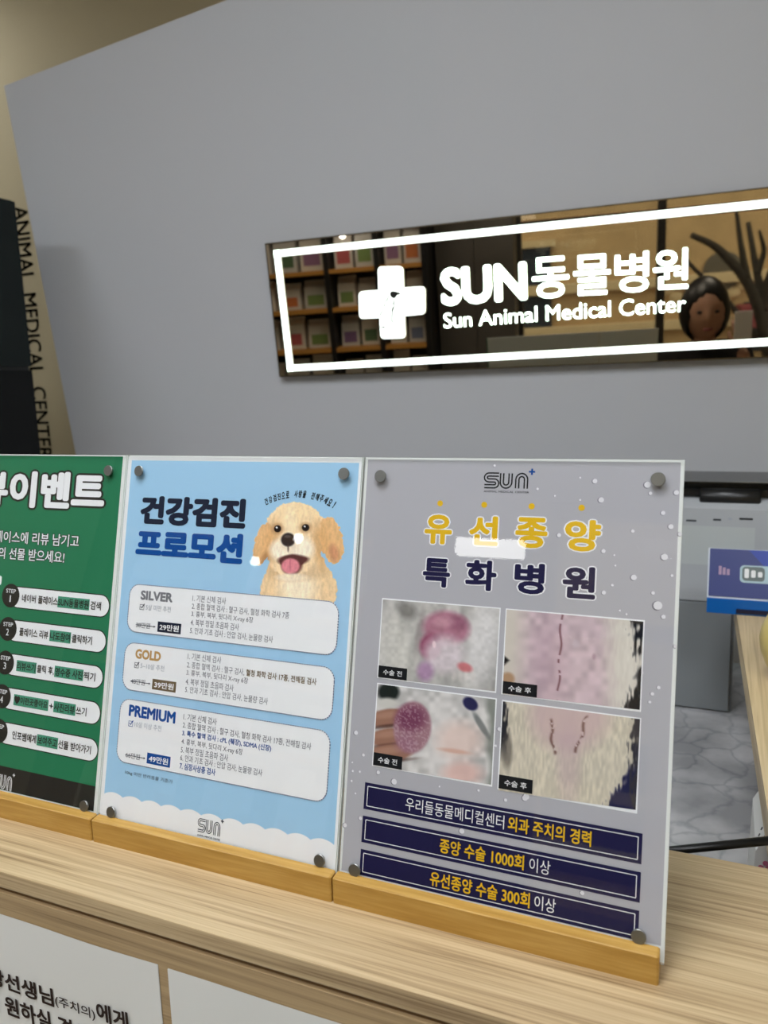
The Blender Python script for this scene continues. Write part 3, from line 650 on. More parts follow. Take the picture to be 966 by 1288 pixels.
pics = [([(133, 30), (448, 55), (435, 278), (120, 240)], photo_a, [(120, 208), (198, 216), (198, 248), (120, 239)], '수술 전'),
        ([(467, 57), (836, 90), (826, 328), (456, 285)], photo_b, [(457, 250), (549, 261), (549, 294), (457, 284)], '수술 후'),
        ([(120, 258), (437, 300), (425, 530), (106, 478)], photo_c, [(106, 443), (185, 453), (185, 488), (106, 478)], '수술 전'),
        ([(457, 305), (827, 353), (815, 598), (445, 545)], photo_d, [(445, 502), (537, 517), (537, 552), (445, 543)], '수술 후')]
for q, fn, lb, s_ in pics:
    u0, v0, u1, v1 = quadrect(PP, [c5(*x) for x in q]); mb = MB()
    e = .0008; poly(mb, PP, [(u0-e, v0-e), (u1+e, v0-e), (u1+e, v1+e), (u0-e, v1+e)], M_white, ql(2))
    grid_print(mb, PP, q, fn, 2.6, ql(3), 420, 740, 2.147)
    r = quadrect(PP, [c5(*x) for x in lb]); poly(mb, PP, [(u0, v0), (r[2], v0), (r[2], r[3]), (u0, r[3])], M_black, ql(4))
    text_uv(mb, PP, s_, (u0+(r[2]-u0)*.17, v0+(r[3]-v0)*.26), (u0+(r[2]-u0)*.83, v0+(r[3]-v0)*.26), (r[3]-v0)*.46, M_white, .01, ql(5)); mb.build('photograph', p3)
bars = [([(122, 50), (839, 180), (836, 260), (117, 118)], [('우리들동물메디컬센터', (226, 120), (481, 166), 14.5, M_white, 0), ('외과 주치의 경력', (491, 165), (706, 212), 16, M_yel, .02)]),
        ([(116, 136), (835, 280), (831, 358), (112, 205)], [('종양 수술 1000회', (314, 229), (532, 272), 15, M_yel, .02), ('이상', (546, 275), (600, 286), 14.5, M_white, 0)]),
        ([(112, 222), (831, 380), (828, 455), (107, 290)], [('유선종양 수술 300회', (289, 317), (547, 370), 15, M_yel, .02), ('이상', (559, 373), (614, 385), 14.5, M_white, 0)])]
qb = [quadrect(PP, [c6(*x) for x in b[0]]) for b in bars]; u0 = np.mean([q[0] for q in qb]); u1 = np.mean([q[2] for q in qb])
for q, (_, tx) in zip(qb, bars):
    mb = MB(); poly(mb, PP, [(u0, q[1]), (u1, q[1]), (u1, q[3]), (u0, q[3])], M_nv, ql(2)); e = .0024
    c = [(u0+e, q[1]+e), (u1-e, q[1]+e), (u1-e, q[3]-e), (u0+e, q[3]-e)]
    for a, b in zip(c, c[1:]+c[:1]): stroke(mb, PP, [a, b], .0005, M_white, ql(3))
    vm = (q[1]+q[3])/2
    for s_, a, b, h, m_, bo in tx:
        ua = PP.uv(*c6(*a)); ub = PP.uv(*c6(*b)); hv = .0088 if m_ is M_white else .0094
        text_uv(mb, PP, s_, (ua[0], vm-hv/2), (ub[0], vm-hv/2), hv, m_, bo, ql(4))
    mb.build('claim_bar', p3)
mb = MB(); M_drop = mat('droplet_print', (222, 222, 226), .6, 0, .1); M_dsh = mat('droplet_outline_print', (120, 120, 128), .6, 0, .1)
drops = [(c4, x, y, r) for x, y, r in ((705, 97, 7), (722, 148, 8), (847, 107, 9), (925, 128, 7), (889, 183, 6), (910, 220, 7), (935, 240, 6), (893, 302, 9), (810, 357, 8), (729, 398, 6), (728, 286, 6), (608, 243, 6), (913, 352, 4), (875, 433, 12), (862, 399, 5), (760, 325, 3), (550, 118, 4), (665, 88, 3), (434, 55, 4), (597, 137, 3), (665, 148, 3), (855, 130, 5), (807, 232, 5), (757, 297, 3), (752, 378, 4))]
drops += [(c5, x, y, r) for x, y, r in ((890, 77, 6), (922, 157, 5), (877, 268, 5), (860, 285, 5), (853, 307, 4), (832, 228, 4), (60, 390, 7), (80, 450, 5), (70, 495, 4), (120, 497, 6), (163, 522, 9), (437, 425, 4), (447, 380, 6), (520, 562, 9), (48, 520, 4), (772, 60, 3), (790, 70, 3), (50, 470, 3), (285, 535, 3))]
drops += [(c6, x, y, r) for x, y, r in ((70, 160, 7), (110, 142, 6), (90, 20, 4), (197, 47, 7), (485, 95, 5), (535, 90, 8), (415, 70, 4), (97, 78, 3), (372, 175, 8), (683, 335, 6))]
for f_, x, y, r in drops:
    c = PP.uv(*f_(x, y)); rr = r/2.147*.00062*.76
    poly(mb, PP, circle((c[0]-rr*.25, c[1]-rr*.1), rr*1.12, 12), M_dsh, ql(1.5)); poly(mb, PP, circle(c, rr, 12), M_drop, ql(2.5) if r > 7 else ql(2.2))
tag(mb.build('droplet_print', p3), kind='stuff')
studs(t3, [(479, 599), (828, 603), (446.5, 1094), (803.5, 1177.5)])

# ================================================================== ILLUMINATED SIGN
def s4(x, y): return (340+x/4.391, 280+y/4.391)
def s6(x, y): return (540+x/2.927, 300+y/2.927)
TL = WP.uv(338, 307); BL = WP.uv(356, 473.5); TRp = WP.uv(966, 236.5); BRp = WP.uv(966, 449)
ext = .33
TR = TL+(TRp-TL)*(1+ext); BR = BL+(BRp-BL)*(1+ext)
cc = WP.pt(*((TL+BR)/2))
sg = thing('illuminated_sign', cc, 'wide dark mirror sign with glowing white frame, cross and lettering on the grey wall', 'sign')
SD = .022
mb = MB(); mb.prism([WP.pt(*p, .0005) for p in (BL, BR, TR, TL)], WP.n*(SD-.0005), mat('sign_edge', (96, 86, 66), .3, .7)); mb.build('backing', sg)
M_mir = mirror('bronze_mirror', (164, 152, 132))
SP = Plane(WP.pt(0, 0, SD+.0005), WP.u, WP.v)
def ins(p, c, e): d = c-p; return p+np.sign(d)*e
mid = (TL+BR)/2
mb = MB(); mb.prism([SP.pt(*ins(p, mid, .003), -.0004) for p in (BL, BR, TR, TL)], SP.n*.0004, M_mir); mb.build('mirror_panel', sg)
# LED frame
lt0, lt1 = SP.uv(349, 319), SP.uv(966, 256); lb0, lb1 = SP.uv(365.5, 463), SP.uv(966, 430)
ltr = lt0+(lt1-lt0)*(1+ext*.94); lbr = lb0+(lb1-lb0)*(1+ext*.94)
mb = MB(); wd = .0155
def bar(a, b, wd, d0, d1, m):
    a = np.array(a); b = np.array(b); t = (b-a)/np.linalg.norm(b-a); q = np.array([-t[1], t[0]])*wd/2; e = t*wd/2
    mb.prism([SP.pt(*p, d0) for p in (a-e-q, b+e-q, b+e+q, a-e+q)], SP.n*(d1-d0), m)
for a, b in ((lt0, ltr), (ltr, lbr), (lbr, lb0), (lb0, lt0)): bar(a, b, wd, .0003, .004, M_led)
mb.build('light_frame', sg)
mb = MB()
text(mb, SP, 'SUN', s6(47, 250), s6(362, 228), 49, M_led, .04, .001, tilt=True, depth=.003)
for s_, x0, y0, x1, y1, h in (('동', 381, 224, 516, 216, 153), ('물', 532, 212, 668, 205, 150), ('병', 683, 202, 808, 196, 150), ('원', 822, 190, 953, 184, 150)):
    text(mb, SP, s_, s6(x0, y0), s6(x1, y1), h/2.927, M_led, .018, .001, tilt=True, depth=.003)
mb.build('main_lettering', sg)
mb = MB()
text(mb, SP, 'Sun Animal', s6(55, 331), s6(398, 306), 19.5, M_led, .004, .001, tilt=True, depth=.0008)
text(mb, SP, 'Medical Center', s6(430, 304), s6(944, 269), 20.5, M_led, .004, .001, tilt=True, depth=.0008)
mb.build('sub_lettering', sg)
mb = MB(); cr = [SP.uv(*s4(*p)) for p in ((598, 244), (733, 240), (738, 360), (856, 351), (857, 505), (742, 516), (748, 638), (614, 642), (608, 526), (497, 531), (492, 382), (602, 372))]
out = []; r = .011
for i, p in enumerate(cr):
    a = cr[i-1]-p; b = cr[(i+1) % 12]-p; a /= np.linalg.norm(a); b /= np.linalg.norm(b)
    if i % 3 == 2: out.append(p); continue
    c = p+(a+b)*r; s0 = p+a*r; s1 = p+b*r
    for k in range(6):
        f = k/5; q = s0*(1-f)**2+2*p*f*(1-f)+s1*f*f; out.append(q)
mb.prism([SP.pt(*p, .0005) for p in out][::-1], SP.n*.006, M_led); cross = mb.build('cross_emblem', sg)
mb = MB(); M_dog = mat('dark_sticker', (30, 32, 30), .5); n_ = .0075
D = lambda *ps: [SP.uv(*s4(*p)) for p in ps]
poly(mb, SP, D((664, 388), (678, 377), (700, 380), (724, 389), (722, 398), (706, 401), (697, 416), (684, 420), (670, 410))[::-1], M_dog, n_)
for pts, wq in ((((662, 400), (648, 428), (636, 455), (626, 485), (612, 510), (604, 520)), .0030), (((650, 424), (668, 438), (686, 448)), .0022), (((690, 425), (687, 462), (680, 482), (678, 505), (676, 548)), .0034), (((676, 548), (694, 554)), .003), (((686, 468), (676, 490)), .005), (((614, 574), (640, 578)), .0034)):
    stroke(mb, SP, D(*pts), wq, M_dog, n_)
mb.build('dog_figure', cross)

# ================================================================== LEFT: LETTERING AND BLACK CABINET
BW = Plane((0, YB-.001, 0), (1, 0, 0), (0, 0, 1))
mb = MB(); a = BW.uv(46, 319); b = BW.uv(60, 570); uB = (a[0]+b[0])/2+.0
vt = BW.uv(30, 262)[1]; vb = BW.uv(57, 578)[1]; cap = abs(BW.uv(49.6, 372)[0]-BW.uv(33, 372)[0])
wl = thing('wall_lettering', BW.pt(uB, vb), 'black vertical capital lettering on the beige wall beside the black cabinet', 'lettering')
UpW = Plane(BW.pt(0, 0), (0, 0, -1), (1, 0, 0))
top_, bot_ = vt+.012, vb+.004; cap *= 1.08
for wd_, f0, f1 in (('ANIMAL', 0, .29), ('MEDICAL', .335, .66), ('CENTER', .705, 1.0)):
    mb = MB(); vs, fs = glyphs(wd_, .012); lo, hi = vs.min(0), vs.max(0); tt = (vs-lo)/(hi-lo)
    mb.add([BW.pt(uB-cap+q[1]*cap, top_+(bot_-top_)*(f0+(f1-f0)*q[0]), .0008) for q in tt], fs, M_black); mb.build('word', wl)
yk = 1.12; r = ray(35, 400); xk = (CAM+r*((yk-CAM[1])/r[1]))[0]; r = ray(22, 251); zk = (CAM+r*((yk-CAM[1])/r[1]))[2]
cab = thing('display_cabinet', (xk-.3, .65, 0), 'tall glossy black cabinet at left edge beside the vertical lettering', 'cabinet')
mb = MB(); mb.box((xk-.6, .3, .0), (xk-.012, yk-.0, zk), M_dark, .004); mb.build('body', cab)
for y0, y1 in ((.302, .705), (.711, yk-.003)):
    mb = MB(); mb.box((xk-.0115, y0, .06), (xk, y1, zk-.42), M_gloss, .002); dr = mb.build('door', cab)
    mb = MB(); mb.box((xk+.0005, y1-.05 if y0 < .5 else y0+.03, 1.0), (xk+.014, y1-.03 if y0 < .5 else y0+.05, 1.3), mat('dark_steel', (60, 60, 60), .3, 1), .003); mb.build('handle', dr)
mb = MB(); mb.box((xk-.0115, .302, zk-.41), (xk, yk-.003, zk-.005), mat('dark_green_glass', (20, 28, 27), .2, 0, .25), .002); mb.build('upper_panel', cab)

# ================================================================== STAFF DESK BEHIND
ZD = CT-.22
M_marb = marble()
dk = thing('staff_desk', (-.2, .7, 0), 'low white marbled staff desk behind the counter', 'desk')
mb = MB(); mb.box((-1.2, .15, ZD-.03), (WXE+.045, 1.22, ZD), M_marb, .002); mb.build('desk_top', dk)
for x in (-1.18, .27):
    mb = MB(); mb.box((x, .2, 0), (x+.03, 1.2, ZD-.03), mat('grey_laminate', (150, 150, 150), .5)); mb.build('side_panel', dk)
def at(x, y, Y): r = ray(x, y); return CAM+r*((Y-CAM[1])/r[1])
r = ray(890, 893); yc = (CAM+r*((ZD-CAM[2])/r[2]))[1]
xr = at(921, 860, yc)[0]; zt_ = at(888, 756, yc)[2]
gc = thing('drawer_unit', (xr-.15, yc+.1, ZD), 'dark grey drawer unit on the marbled desk below the white machine', 'drawer unit')
M_gr = mat('grey_metal', (132, 137, 140), .45)
mb = MB(); mb.box((xr-.34, yc+.004, ZD), (xr, yc+.19, zt_), M_gr, .002); mb.build('body', gc)
for z0, z1 in ((ZD+.003, zt_-.002),):
    mb = MB(); mb.box((xr-.335, yc-.004, z0), (xr-.005, yc+.0035, z1), M_gr, .0015); d = mb.build('drawer', gc)
    mb = MB(); mb.box((xr-.24, yc-.014, (z0+z1)/2-.006), (xr-.16, yc-.0045, (z0+z1)/2+.006), M_steel, .002); mb.build('handle', d)
# white desktop machine on the drawer unit
pr = thing('printer', (xr-.02, yc+.08, zt_), 'white desktop printer with black roller on top of the drawer unit', 'printer')
ym = yc; M_pw = mat('white_plastic', (180, 184, 188), .4)
zA = at(900, 640, ym)[2]; zB = at(900, 628, ym+.03)[2]
xa, xb = xr-.32, xr+.30
prof = [(ym, zt_), (ym, zA), (ym+.03, zB), (ym+.19, zB+.004), (ym+.19, zt_)]
mb = MB(); mb.prism([(xa, y, z) for y, z in prof], (xb-xa, 0, 0), M_pw); mb.build('body', pr)
zc_ = at(900, 616, ym+.03)[2]; zd_ = at(900, 607, ym+.02)[2]
mb = MB(); mb.box((xa+.01, ym+.055, zB), (xb-.01, ym+.18, zc_+.001), mat('charcoal_plastic', (70, 72, 74), .4)); mb.build('paper_slot', pr)
mb = MB(); mb.box((xa, ym+.03, zc_), (xb, ym+.185, zd_), M_gloss, .003); mb.build('lid', pr)
x0_ = at(880, 627, ym+.03)[0]; x1_ = at(957, 627, ym+.03)[0]; zr = at(918, 628, ym+.02)[2]
mb = MB(); mb.tube([(x0_, ym+.035, zr), (x0_+.003, ym+.035, zr), (x1_-.003, ym+.035, zr), (x1_, ym+.035, zr)], [.014, .0175, .0175, .014], M_dark, 20); mb.build('roller', pr, True)
mb = MB(); LP = Plane((0, ym-.0004, 0), (1, 0, 0), (0, 0, 1)); M_lb = mat('label_ink', (60, 64, 70), .6)
for x0, x1, y, m_ in ((863, 876, 655, M_lb), (897, 907, 654, M_lb), (916, 921, 653, M_lg), (930, 947, 653, M_black)):
    a = LP.uv(x0, y); b = LP.uv(x1, y); poly(mb, LP, [(a[0], a[1]-.001), (b[0], a[1]-.001), (b[0], a[1]+.0022), (a[0], a[1]+.0022)], m_, 0.0003)
a = LP.uv(845, 708); b = LP.uv(950, 664); poly(mb, LP, [(a[0], a[1]), (b[0], a[1]), (b[0], b[1]), (a[0], b[1])], mat('pale_panel', (190, 196, 196), .35), .0002)
mb.build('control_label', pr)
# blue box with tray on the wing's end
yb = .80
bx = thing('blue_box', (.33, yb, CT), 'dark blue printed box with white rim standing at the far end of counter wing', 'box')
p = [at(885, 688, yb+.03), at(990, 694, yb+.03), at(990, 759, yb), at(889, 752, yb)]
BXP = Plane(p[3], p[2]-p[3], p[0]-p[3]); q = [((a-p[3])@BXP.u, (a-p[3])@BXP.v) for a in p]
wB = q[1][0]+.06; hB = (q[0][1]+q[1][1])/2
mb = MB(); mb.prism([BXP.pt(*a) for a in ((0, 0), (wB, 0), (wB, hB), (0, hB))], -BXP.n*.018, mat('box_white', (205, 212, 222), .4)); mb.build('box_rim', bx)
mb = MB(); M_bx = mat('box_blue', (44, 56, 120), .35); M_bx2 = mat('box_royal_blue', (34, 62, 160), .35)
mb.prism([BXP.pt(*a, .0002) for a in ((.002, .0035), (wB-.002, .0035), (wB-.002, hB-.001), (.002, hB-.001))], BXP.n*.0008, M_bx)
poly(mb, BXP, [(wB-.002, hB-.001), (.055, hB-.001), (.105, .02), (.112, .0035), (wB-.002, .0035)], M_bx2, .0013)
poly(mb, BXP, rrect(.044, .026, wB-.01, .052, .006), mat('box_picture', (170, 196, 206), .35), .0016); poly(mb, BXP, rrect(.047, .029, .077, .05, .005), mat('box_picture_dark', (96, 108, 108), .35), .0019)
for k in range(3): poly(mb, BXP, [(.015+.0055*k, .036), (.019+.0055*k, .036), (.019+.0055*k, .049-.002*k), (.015+.0055*k, .049-.002*k)], mat('box_mark', (168, 140, 170), .5), .0016)
for k in range(3): poly(mb, BXP, rrect(.050+.009*k, .033+.001*k, .056+.009*k, .047-.002*k, .002), M_white, .0021)
mb.build('printed_face', bx)
tl = at(889, 753, yb); tr_ = at(990, 763, yb); bl = at(890, 767, yb)
mb = MB(); mb.box((tl[0], yb-.002, CT), (tr_[0]+.04, yb+.06, p[3][2]+.001), mat('blue_plastic', (0, 96, 178), .35), .001); tr2 = mb.build('tray', bx)
mb = MB(); a = at(926, 762, yb); mb.box((a[0], yb-.004, CT+.003), (tr_[0]+.02, yb-.0025, CT+.009), mat('dark_blue_slot', (8, 16, 52), .5)); mb.build('slot', bx)
# cream jar at right edge, standing on the wing
rb = ray(1019, 858); c = CAM+rb*((CT-CAM[2])/rb[2]); yj = c[1]; q = at(1019, 797, yj); xj = q[0]; rj = abs(at(955, 797, yj)[0]-xj); hj = rj*1.75
jr = thing('jar', (xj, yj, CT), 'rounded cream-yellow jar on the counter wing at right edge of view', 'jar')
pj = [(rj*.5, 0), (rj*.68, hj*.05), (rj*.86, hj*.2), (rj*.97, hj*.38), (rj, hj*.53), (rj*.96, hj*.68), (rj*.84, hj*.83), (rj*.68, hj*.94), (rj*.55, hj)]
mb = MB(); mb.lathe((xj, yj, CT), pj, mat('cream_yellow', (222, 200, 120), .3), 40); mb.build('bowl', jr, True)
mb = MB(); mb.lathe((xj, yj, CT+hj), [(rj*.56, 0), (rj*.58, .004), (rj*.5, .012), (rj*.2, .016)], mat('ochre_lid', (196, 160, 60), .4), 40); mb.build('lid', jr, True)
# patterned paper bag on the marbled desk
g0, g1, g2 = at(963, 1016, .36), at(949.5, 1056, .33), at(944, 1092, .32)
mb = MB(); M_bag = mat('bag_white', (222, 222, 220), .6)
zt1 = g0[2]; x0b, x1b = g1[0], WXE+.043
mbag = thing('paper_bag', (x1b-.01, .36, ZD), 'white patterned paper bag standing on the marbled desk beside the counter wing', 'bag')
pr_ = [(g2[0]-.001, ZD), (g1[0], g1[2]), (g0[0], zt1), (x1b, zt1-.02), (x1b, ZD)]
mb.prism([(x, .31, z) for x, z in pr_], (0, .1, 0), M_bag)
BG = Plane((0, .3096, 0), (1, 0, 0), (0, 0, 1)); M_bd = mat('bag_mark', (120, 124, 128), .6); M_bp = mat('bag_pink', (196, 110, 140), .6)
for x, y in ((958, 1042), (961, 1053), (964, 1040), (955, 1050), (965, 1028)):
    c = BG.uv(x, y); stroke(mb, BG, [(c[0]-.0006, c[1]-.0015), (c[0]+.0006, c[1]+.0015)], .0012, M_bd, .0002)
for x, y in ((957, 1091), (963, 1086), (966, 1093)):
    c = BG.uv(x, y); poly(mb, BG, circle(c, .0026, 10), M_bp, .0002)
mb.build('body', mbag)
# black rail
yq = .176; a = at(838, 1070.5, yq-.012); b = at(966, 1057.5, yq); bb_ = a+(b-a)*1.04
mb = MB(); dirv = (bb_-a)/np.linalg.norm(bb_-a); mb.tube([a-dirv*.16, a, bb_], .0033, M_dark, 12)
rl = thing('desk_rail', (.1, .17, ZD), 'thin black rail just behind the counter edge in front of the marble', 'rail')
mb.build('bar', rl, True)
mb = MB(); e = a-dirv*.155; mb.tube([(e[0], e[1], ZD), e], .004, M_dark, 12); mb.build('post', rl, True)

# ================================================================== BEHIND THE PHOTOGRAPHER (seen in the mirror sign)
def refl(x, y, Y):
    r = ray(x, y); n = SP.n; h = CAM+r*(((SP.o-CAM)@n)/(r@n)); d = r-2*n*(r@n); return h+d*((Y-h[1])/d[1])
# shelving with bags
ysf = -2.45
X0 = refl(345, 390, ysf)[0]-.25; X1 = refl(537, 390, ysf)[0]
sh = thing('shelf_unit', ((X0+X1)/2, ysf-.2, 0), 'black framed shelf unit with wooden shelves holding white bags, mirrored in the sign', 'shelf')
M_shelf = mat('shelf_wood', (186, 132, 62), .5); M_blk = mat('black_metal', (22, 22, 24), .4)
xd = [X0, refl(415, 390, ysf)[0], refl(478, 390, ysf)[0], X1]
for x in xd:
    mb = MB(); mb.box((x-.02, ysf-.38, 0), (x+.02, ysf, 2.25), M_blk); mb.build('upright', sh)
zs = [refl(440, y, ysf)[2] for y in (437, 386, 337)]; zs = [zs[0]-.45]+zs+[zs[2]+.36]
for z in zs:
    mb = MB(); mb.box((X0, ysf-.37, z-.03), (X1, ysf-.002, z), M_shelf); mb.build('shelf_board', sh)
mb = MB(); mb.box((X0, ysf-.395, 0), (X1, ysf-.38, 2.25), M_blk); mb.build('back', sh)
bagcols = [(214, 210, 204), (200, 200, 198), (222, 216, 206)]; accents = [(88, 118, 88), (200, 120, 72), (120, 146, 88), (124, 98, 138), (150, 112, 148), (186, 96, 100), (110, 122, 152)]
def bag(x, z, w_, h_, k, label, acc):
    t = thing('product_bag', (x, ysf-.16, z), label, 'bag', 'product bags on the shelf unit')
    mb = MB(); d_ = .11; y0 = ysf-.16; vs = []
    for zz, dd, ww in ((0, d_, w_), (h_*.2, d_, w_), (h_*.75, d_*.8, w_*.97), (h_*.93, d_*.15, w_), (h_, d_*.1, w_)):
        vs += [(x-ww/2, y0-dd/2, z+zz), (x+ww/2, y0-dd/2, z+zz), (x+ww/2, y0+dd/2, z+zz), (x-ww/2, y0+dd/2, z+zz)]
    fs = [(3, 2, 1, 0), (16, 17, 18, 19)]+[(4*j+i, 4*j+(i+1) % 4, 4*j+4+(i+1) % 4, 4*j+4+i) for j in range(4) for i in range(4)]
    mb.add(vs, fs, mat('bag_film_%d' % (k % 3), bagcols[k % 3], .45)); mb.build('pouch', t)
    mb = MB(); mb.box((x-w_*.36, y0+d_/2+.0005, z+h_*.12), (x+w_*.36, y0+d_/2+.002, z+h_*.48), mat('bag_label_%d' % acc, accents[acc], .5)); mb.build('label_patch', t)
names = ['green', 'orange', 'lime', 'purple', 'violet', 'red', 'slate blue']
rows = ['lowest', 'second', 'third', 'top']
cols_ = ['left', 'middle', 'right']
k = 0
for ri in range(4):
    for bi in range(3):
        xa_, xb_ = sorted((xd[bi], xd[bi+1])); xa_ += .03; xb_ -= .03; nb = max(2, int((xb_-xa_)/.16)); w_ = (xb_-xa_)/nb
        for j in range(nb):
            acc = (k*3+ri+j) % 7
            if ri == 2: acc = (0, 1, 2, 3, 4, 3, 4, 1, 5)[(bi*nb+j) % 9]
            bag(xa_+w_*(j+.5), zs[ri], w_*.86, (zs[ri+1]-zs[ri]-.05)*(.86+.06*((k*7) % 3)), k, 'white bag with %s label, %s from left in the %s bay, %s shelf row' % (names[acc], ['first', 'second', 'third', 'fourth', 'fifth', 'sixth', 'seventh'][j], cols_[bi], rows[ri]), acc); k += 1
# grey tall cabinet between shelves and window
Xa, Xb = X1+.03, refl(650, 390, -2.9)[0]
gcab = thing('tall_cabinet', ((Xa+Xb)/2, -2.95, 0), 'plain dark grey tall cabinet between the shelf unit and the window, mirrored', 'cabinet')
M_gc = mat('dark_grey_laminate', (74, 70, 66), .5)
mb = MB(); mb.box((Xa, -3.09, 0), (Xb, -2.77, 2.35), M_gc, .004); mb.build('body', gcab)
for a, b in ((Xa+.004, (Xa+Xb)/2-.002), ((Xa+Xb)/2+.002, Xb-.004)):
    mb = MB(); mb.box((a, -2.7695, .08), (b, -2.75, 2.345), M_gc, .003); mb.build('door', gcab)
# pendant lamps seen as reflections in the boards
def brefl(x, y, Y):
    r = ray(x, y); n = BP.n; h = CAM+r*(((BP.o-CAM)@n)/(r@n)); d = r-2*n*(r@n); return h+d*((Y-h[1])/d[1])
yl = -2.2; a, b = brefl(574, 697, yl), brefl(660, 682, yl)
pl_ = thing('pendant_light', ((a[0]+b[0])/2, yl, ZC), 'long white pendant light bar hanging behind the photographer', 'pendant light')
mb = MB(); mb.box((min(a[0], b[0]), yl-.03, min(a[2], b[2])), (max(a[0], b[0]), yl+.03, max(a[2], b[2])), mat('pendant_diffuser', (255, 255, 252), .5, 0, .5, 14.0), .005); mb.build('lamp_tube', pl_)
for f in (.2, .8):
    x = a[0]+(b[0]-a[0])*f; mb = MB(); mb.tube([(x, yl, max(a[2], b[2])), (x, yl, ZC-.001)], .003, M_blk, 8); mb.build('cord', pl_)
for px, lab in (((375, 677), 'small round pendant lamp hanging nearer the white bar lamp'), ((321, 706), 'small round pendant lamp hanging lower toward the shelves')):
    c = brefl(*px, -2.42); t = thing('globe_lamp', (c[0], c[1], ZC), lab, 'pendant light', 'round pendant lamps')
    mb = MB(); mb.blob(c, (.022, .022, .022), M_lamp); mb.build('globe', t, True)
    mb = MB(); mb.tube([(c[0], c[1], c[2]+.02), (c[0], c[1], ZC-.001)], .003, M_blk, 8); mb.build('cord', t)

# photographer
hc = refl(886, 392, -.78); topz = refl(886, 353, -.78)[2]; botz = refl(886, 430, -.78)[2]; hh = topz-botz
px_, py_ = hc[0], -.78; zc0 = (topz+botz)/2
def skin(name, verts, edges, radii, m, parent, sub=2, root=0):
    me = bpy.data.meshes.new(name); o = root_of(parent); me.from_pydata([tuple(np.array(v)-o) for v in verts], edges, [])
    ob = bpy.data.objects.new(name, me); COL.objects.link(ob); ob.parent = parent; me.materials.append(m)
    md = ob.modifiers.new('skin', 'SKIN'); md.use_smooth_shade = True
    for i, v in enumerate(me.skin_vertices[0].data): v.radius = (radii[i], radii[i]) if not hasattr(radii[i], '__len__') else radii[i]; v.use_root = (i == root)
    s_ = ob.modifiers.new('sub', 'SUBSURF'); s_.levels = sub; s_.render_levels = sub
    return ob
pe = thing('person', (px_, py_, 0), 'dark haired person in black coat holding a white phone up, mirrored in the sign', 'person')
M_skin = mat('skin', (186, 142, 118), .5); M_hair = mat('black_hair', (14, 12, 12), .4); M_coat = mat('black_coat', (20, 20, 24), .8)
def A(x, y, z): return (px_+x, py_+y, z)
sh_z = zc0-hh*.5-.045; S_ = sh_z/1.36
V = [A(0, 0, .86*S_), A(0, 0, 1.08*S_), A(0, -.01, 1.27*S_), A(0, 0, sh_z+.03), A(0, .005, zc0-.07), A(0, .01, zc0+.02),
     A(-.17, 0, sh_z-.01), A(-.22, .03, 1.10*S_), A(-.16, .20, 1.22*S_), A(.17, 0, sh_z-.01), A(.22, .02, 1.10*S_), A(.15, .13, sh_z+.02),
     A(-.09, 0, .80*S_), A(-.095, .02, .45*S_), A(-.10, 0, .08), A(-.10, .12, .03), A(.09, 0, .80*S_), A(.095, .02, .45*S_), A(.10, 0, .08), A(.10, .12, .03)]
E_ = [(0, 1), (1, 2), (2, 3), (3, 4), (4, 5), (2, 6), (6, 7), (7, 8), (2, 9), (9, 10), (10, 11), (0, 12), (12, 13), (13, 14), (14, 15), (0, 16), (16, 17), (17, 18), (18, 19)]
Rr = [(.13, .10), (.12, .09), (.14, .10), .05, .048, .06, .05, .04, .028, .05, .04, .028, .075, .055, .04, .03, .075, .055, .04, .03]
skin('body', V, E_, Rr, M_skin, pe)
coat_v = [V[0], V[1], V[2], A(0, 0, sh_z+.02), V[6], V[7], tuple(np.array(V[7])*.25+np.array(V[8])*.75), V[9], V[10], tuple(np.array(V[10])*.25+np.array(V[11])*.75), A(0, 0, .62*S_)]
skin('coat', coat_v, [(0, 1), (1, 2), (2, 3), (2, 4), (4, 5), (5, 6), (2, 7), (7, 8), (8, 9), (0, 10)], [(.165, .13), (.155, .12), (.17, .125), .075, .072, .06, .045, .072, .06, .045, (.18, .14)], M_coat, pe)
trv = [V[0], V[12], V[13], A(-.10, 0, .10), V[16], V[17], A(.10, 0, .10)]
skin('trousers', trv, [(0, 1), (1, 2), (2, 3), (0, 4), (4, 5), (5, 6)], [(.14, .11), .095, .07, .055, .095, .07, .055], mat('dark_trousers', (34, 36, 44), .8), pe)
# face and hair
bm = bmesh.new(); bmesh.ops.create_icosphere(bm, subdivisions=4, radius=1)
rx, ry, rz = hh*.34, hh*.41, hh*.49
for v in bm.verts:
    x, y, z = v.co
    if z < 0: x *= 1-.32*z*z; y *= 1-.12*z*z
    yy = y
    if y > .2:
        yy += .16*math.exp(-((x/.14)**2+((z+.12)/.2)**2)); yy += .05*math.exp(-((x/.3)**2+((z+.48)/.09)**2)); yy -= .10*math.exp(-(((abs(x)-.38)/.17)**2+((z-.06)/.11)**2))
        yy += .05*math.exp(-((x/.22)**2+((z+.85)/.14)**2))
    v.co = Vector((px_+x*rx, py_+.02+yy*ry, zc0+z*rz))
mb = MB(); mb.bm(bm, M_skin)
for sx in (-1, 1):
    mb.blob((px_+sx*rx*.38, py_+.02+ry*.86, zc0+rz*.06), (.013, .008, .008), mat('eye', (30, 24, 22), .3), 2)
    mb.blob((px_+sx*rx*1.0, py_+.015, zc0-rz*.05), (.010, .02, .03), M_skin, 2)
mb.blob((px_, py_+.02+ry*.93, zc0-rz*.5), (.024, .010, .007), mat('lips', (150, 84, 80), .5), 2)
mb.build('head', pe, True)
bm = bmesh.new(); bmesh.ops.create_icosphere(bm, subdivisions=4, radius=1); dele = []
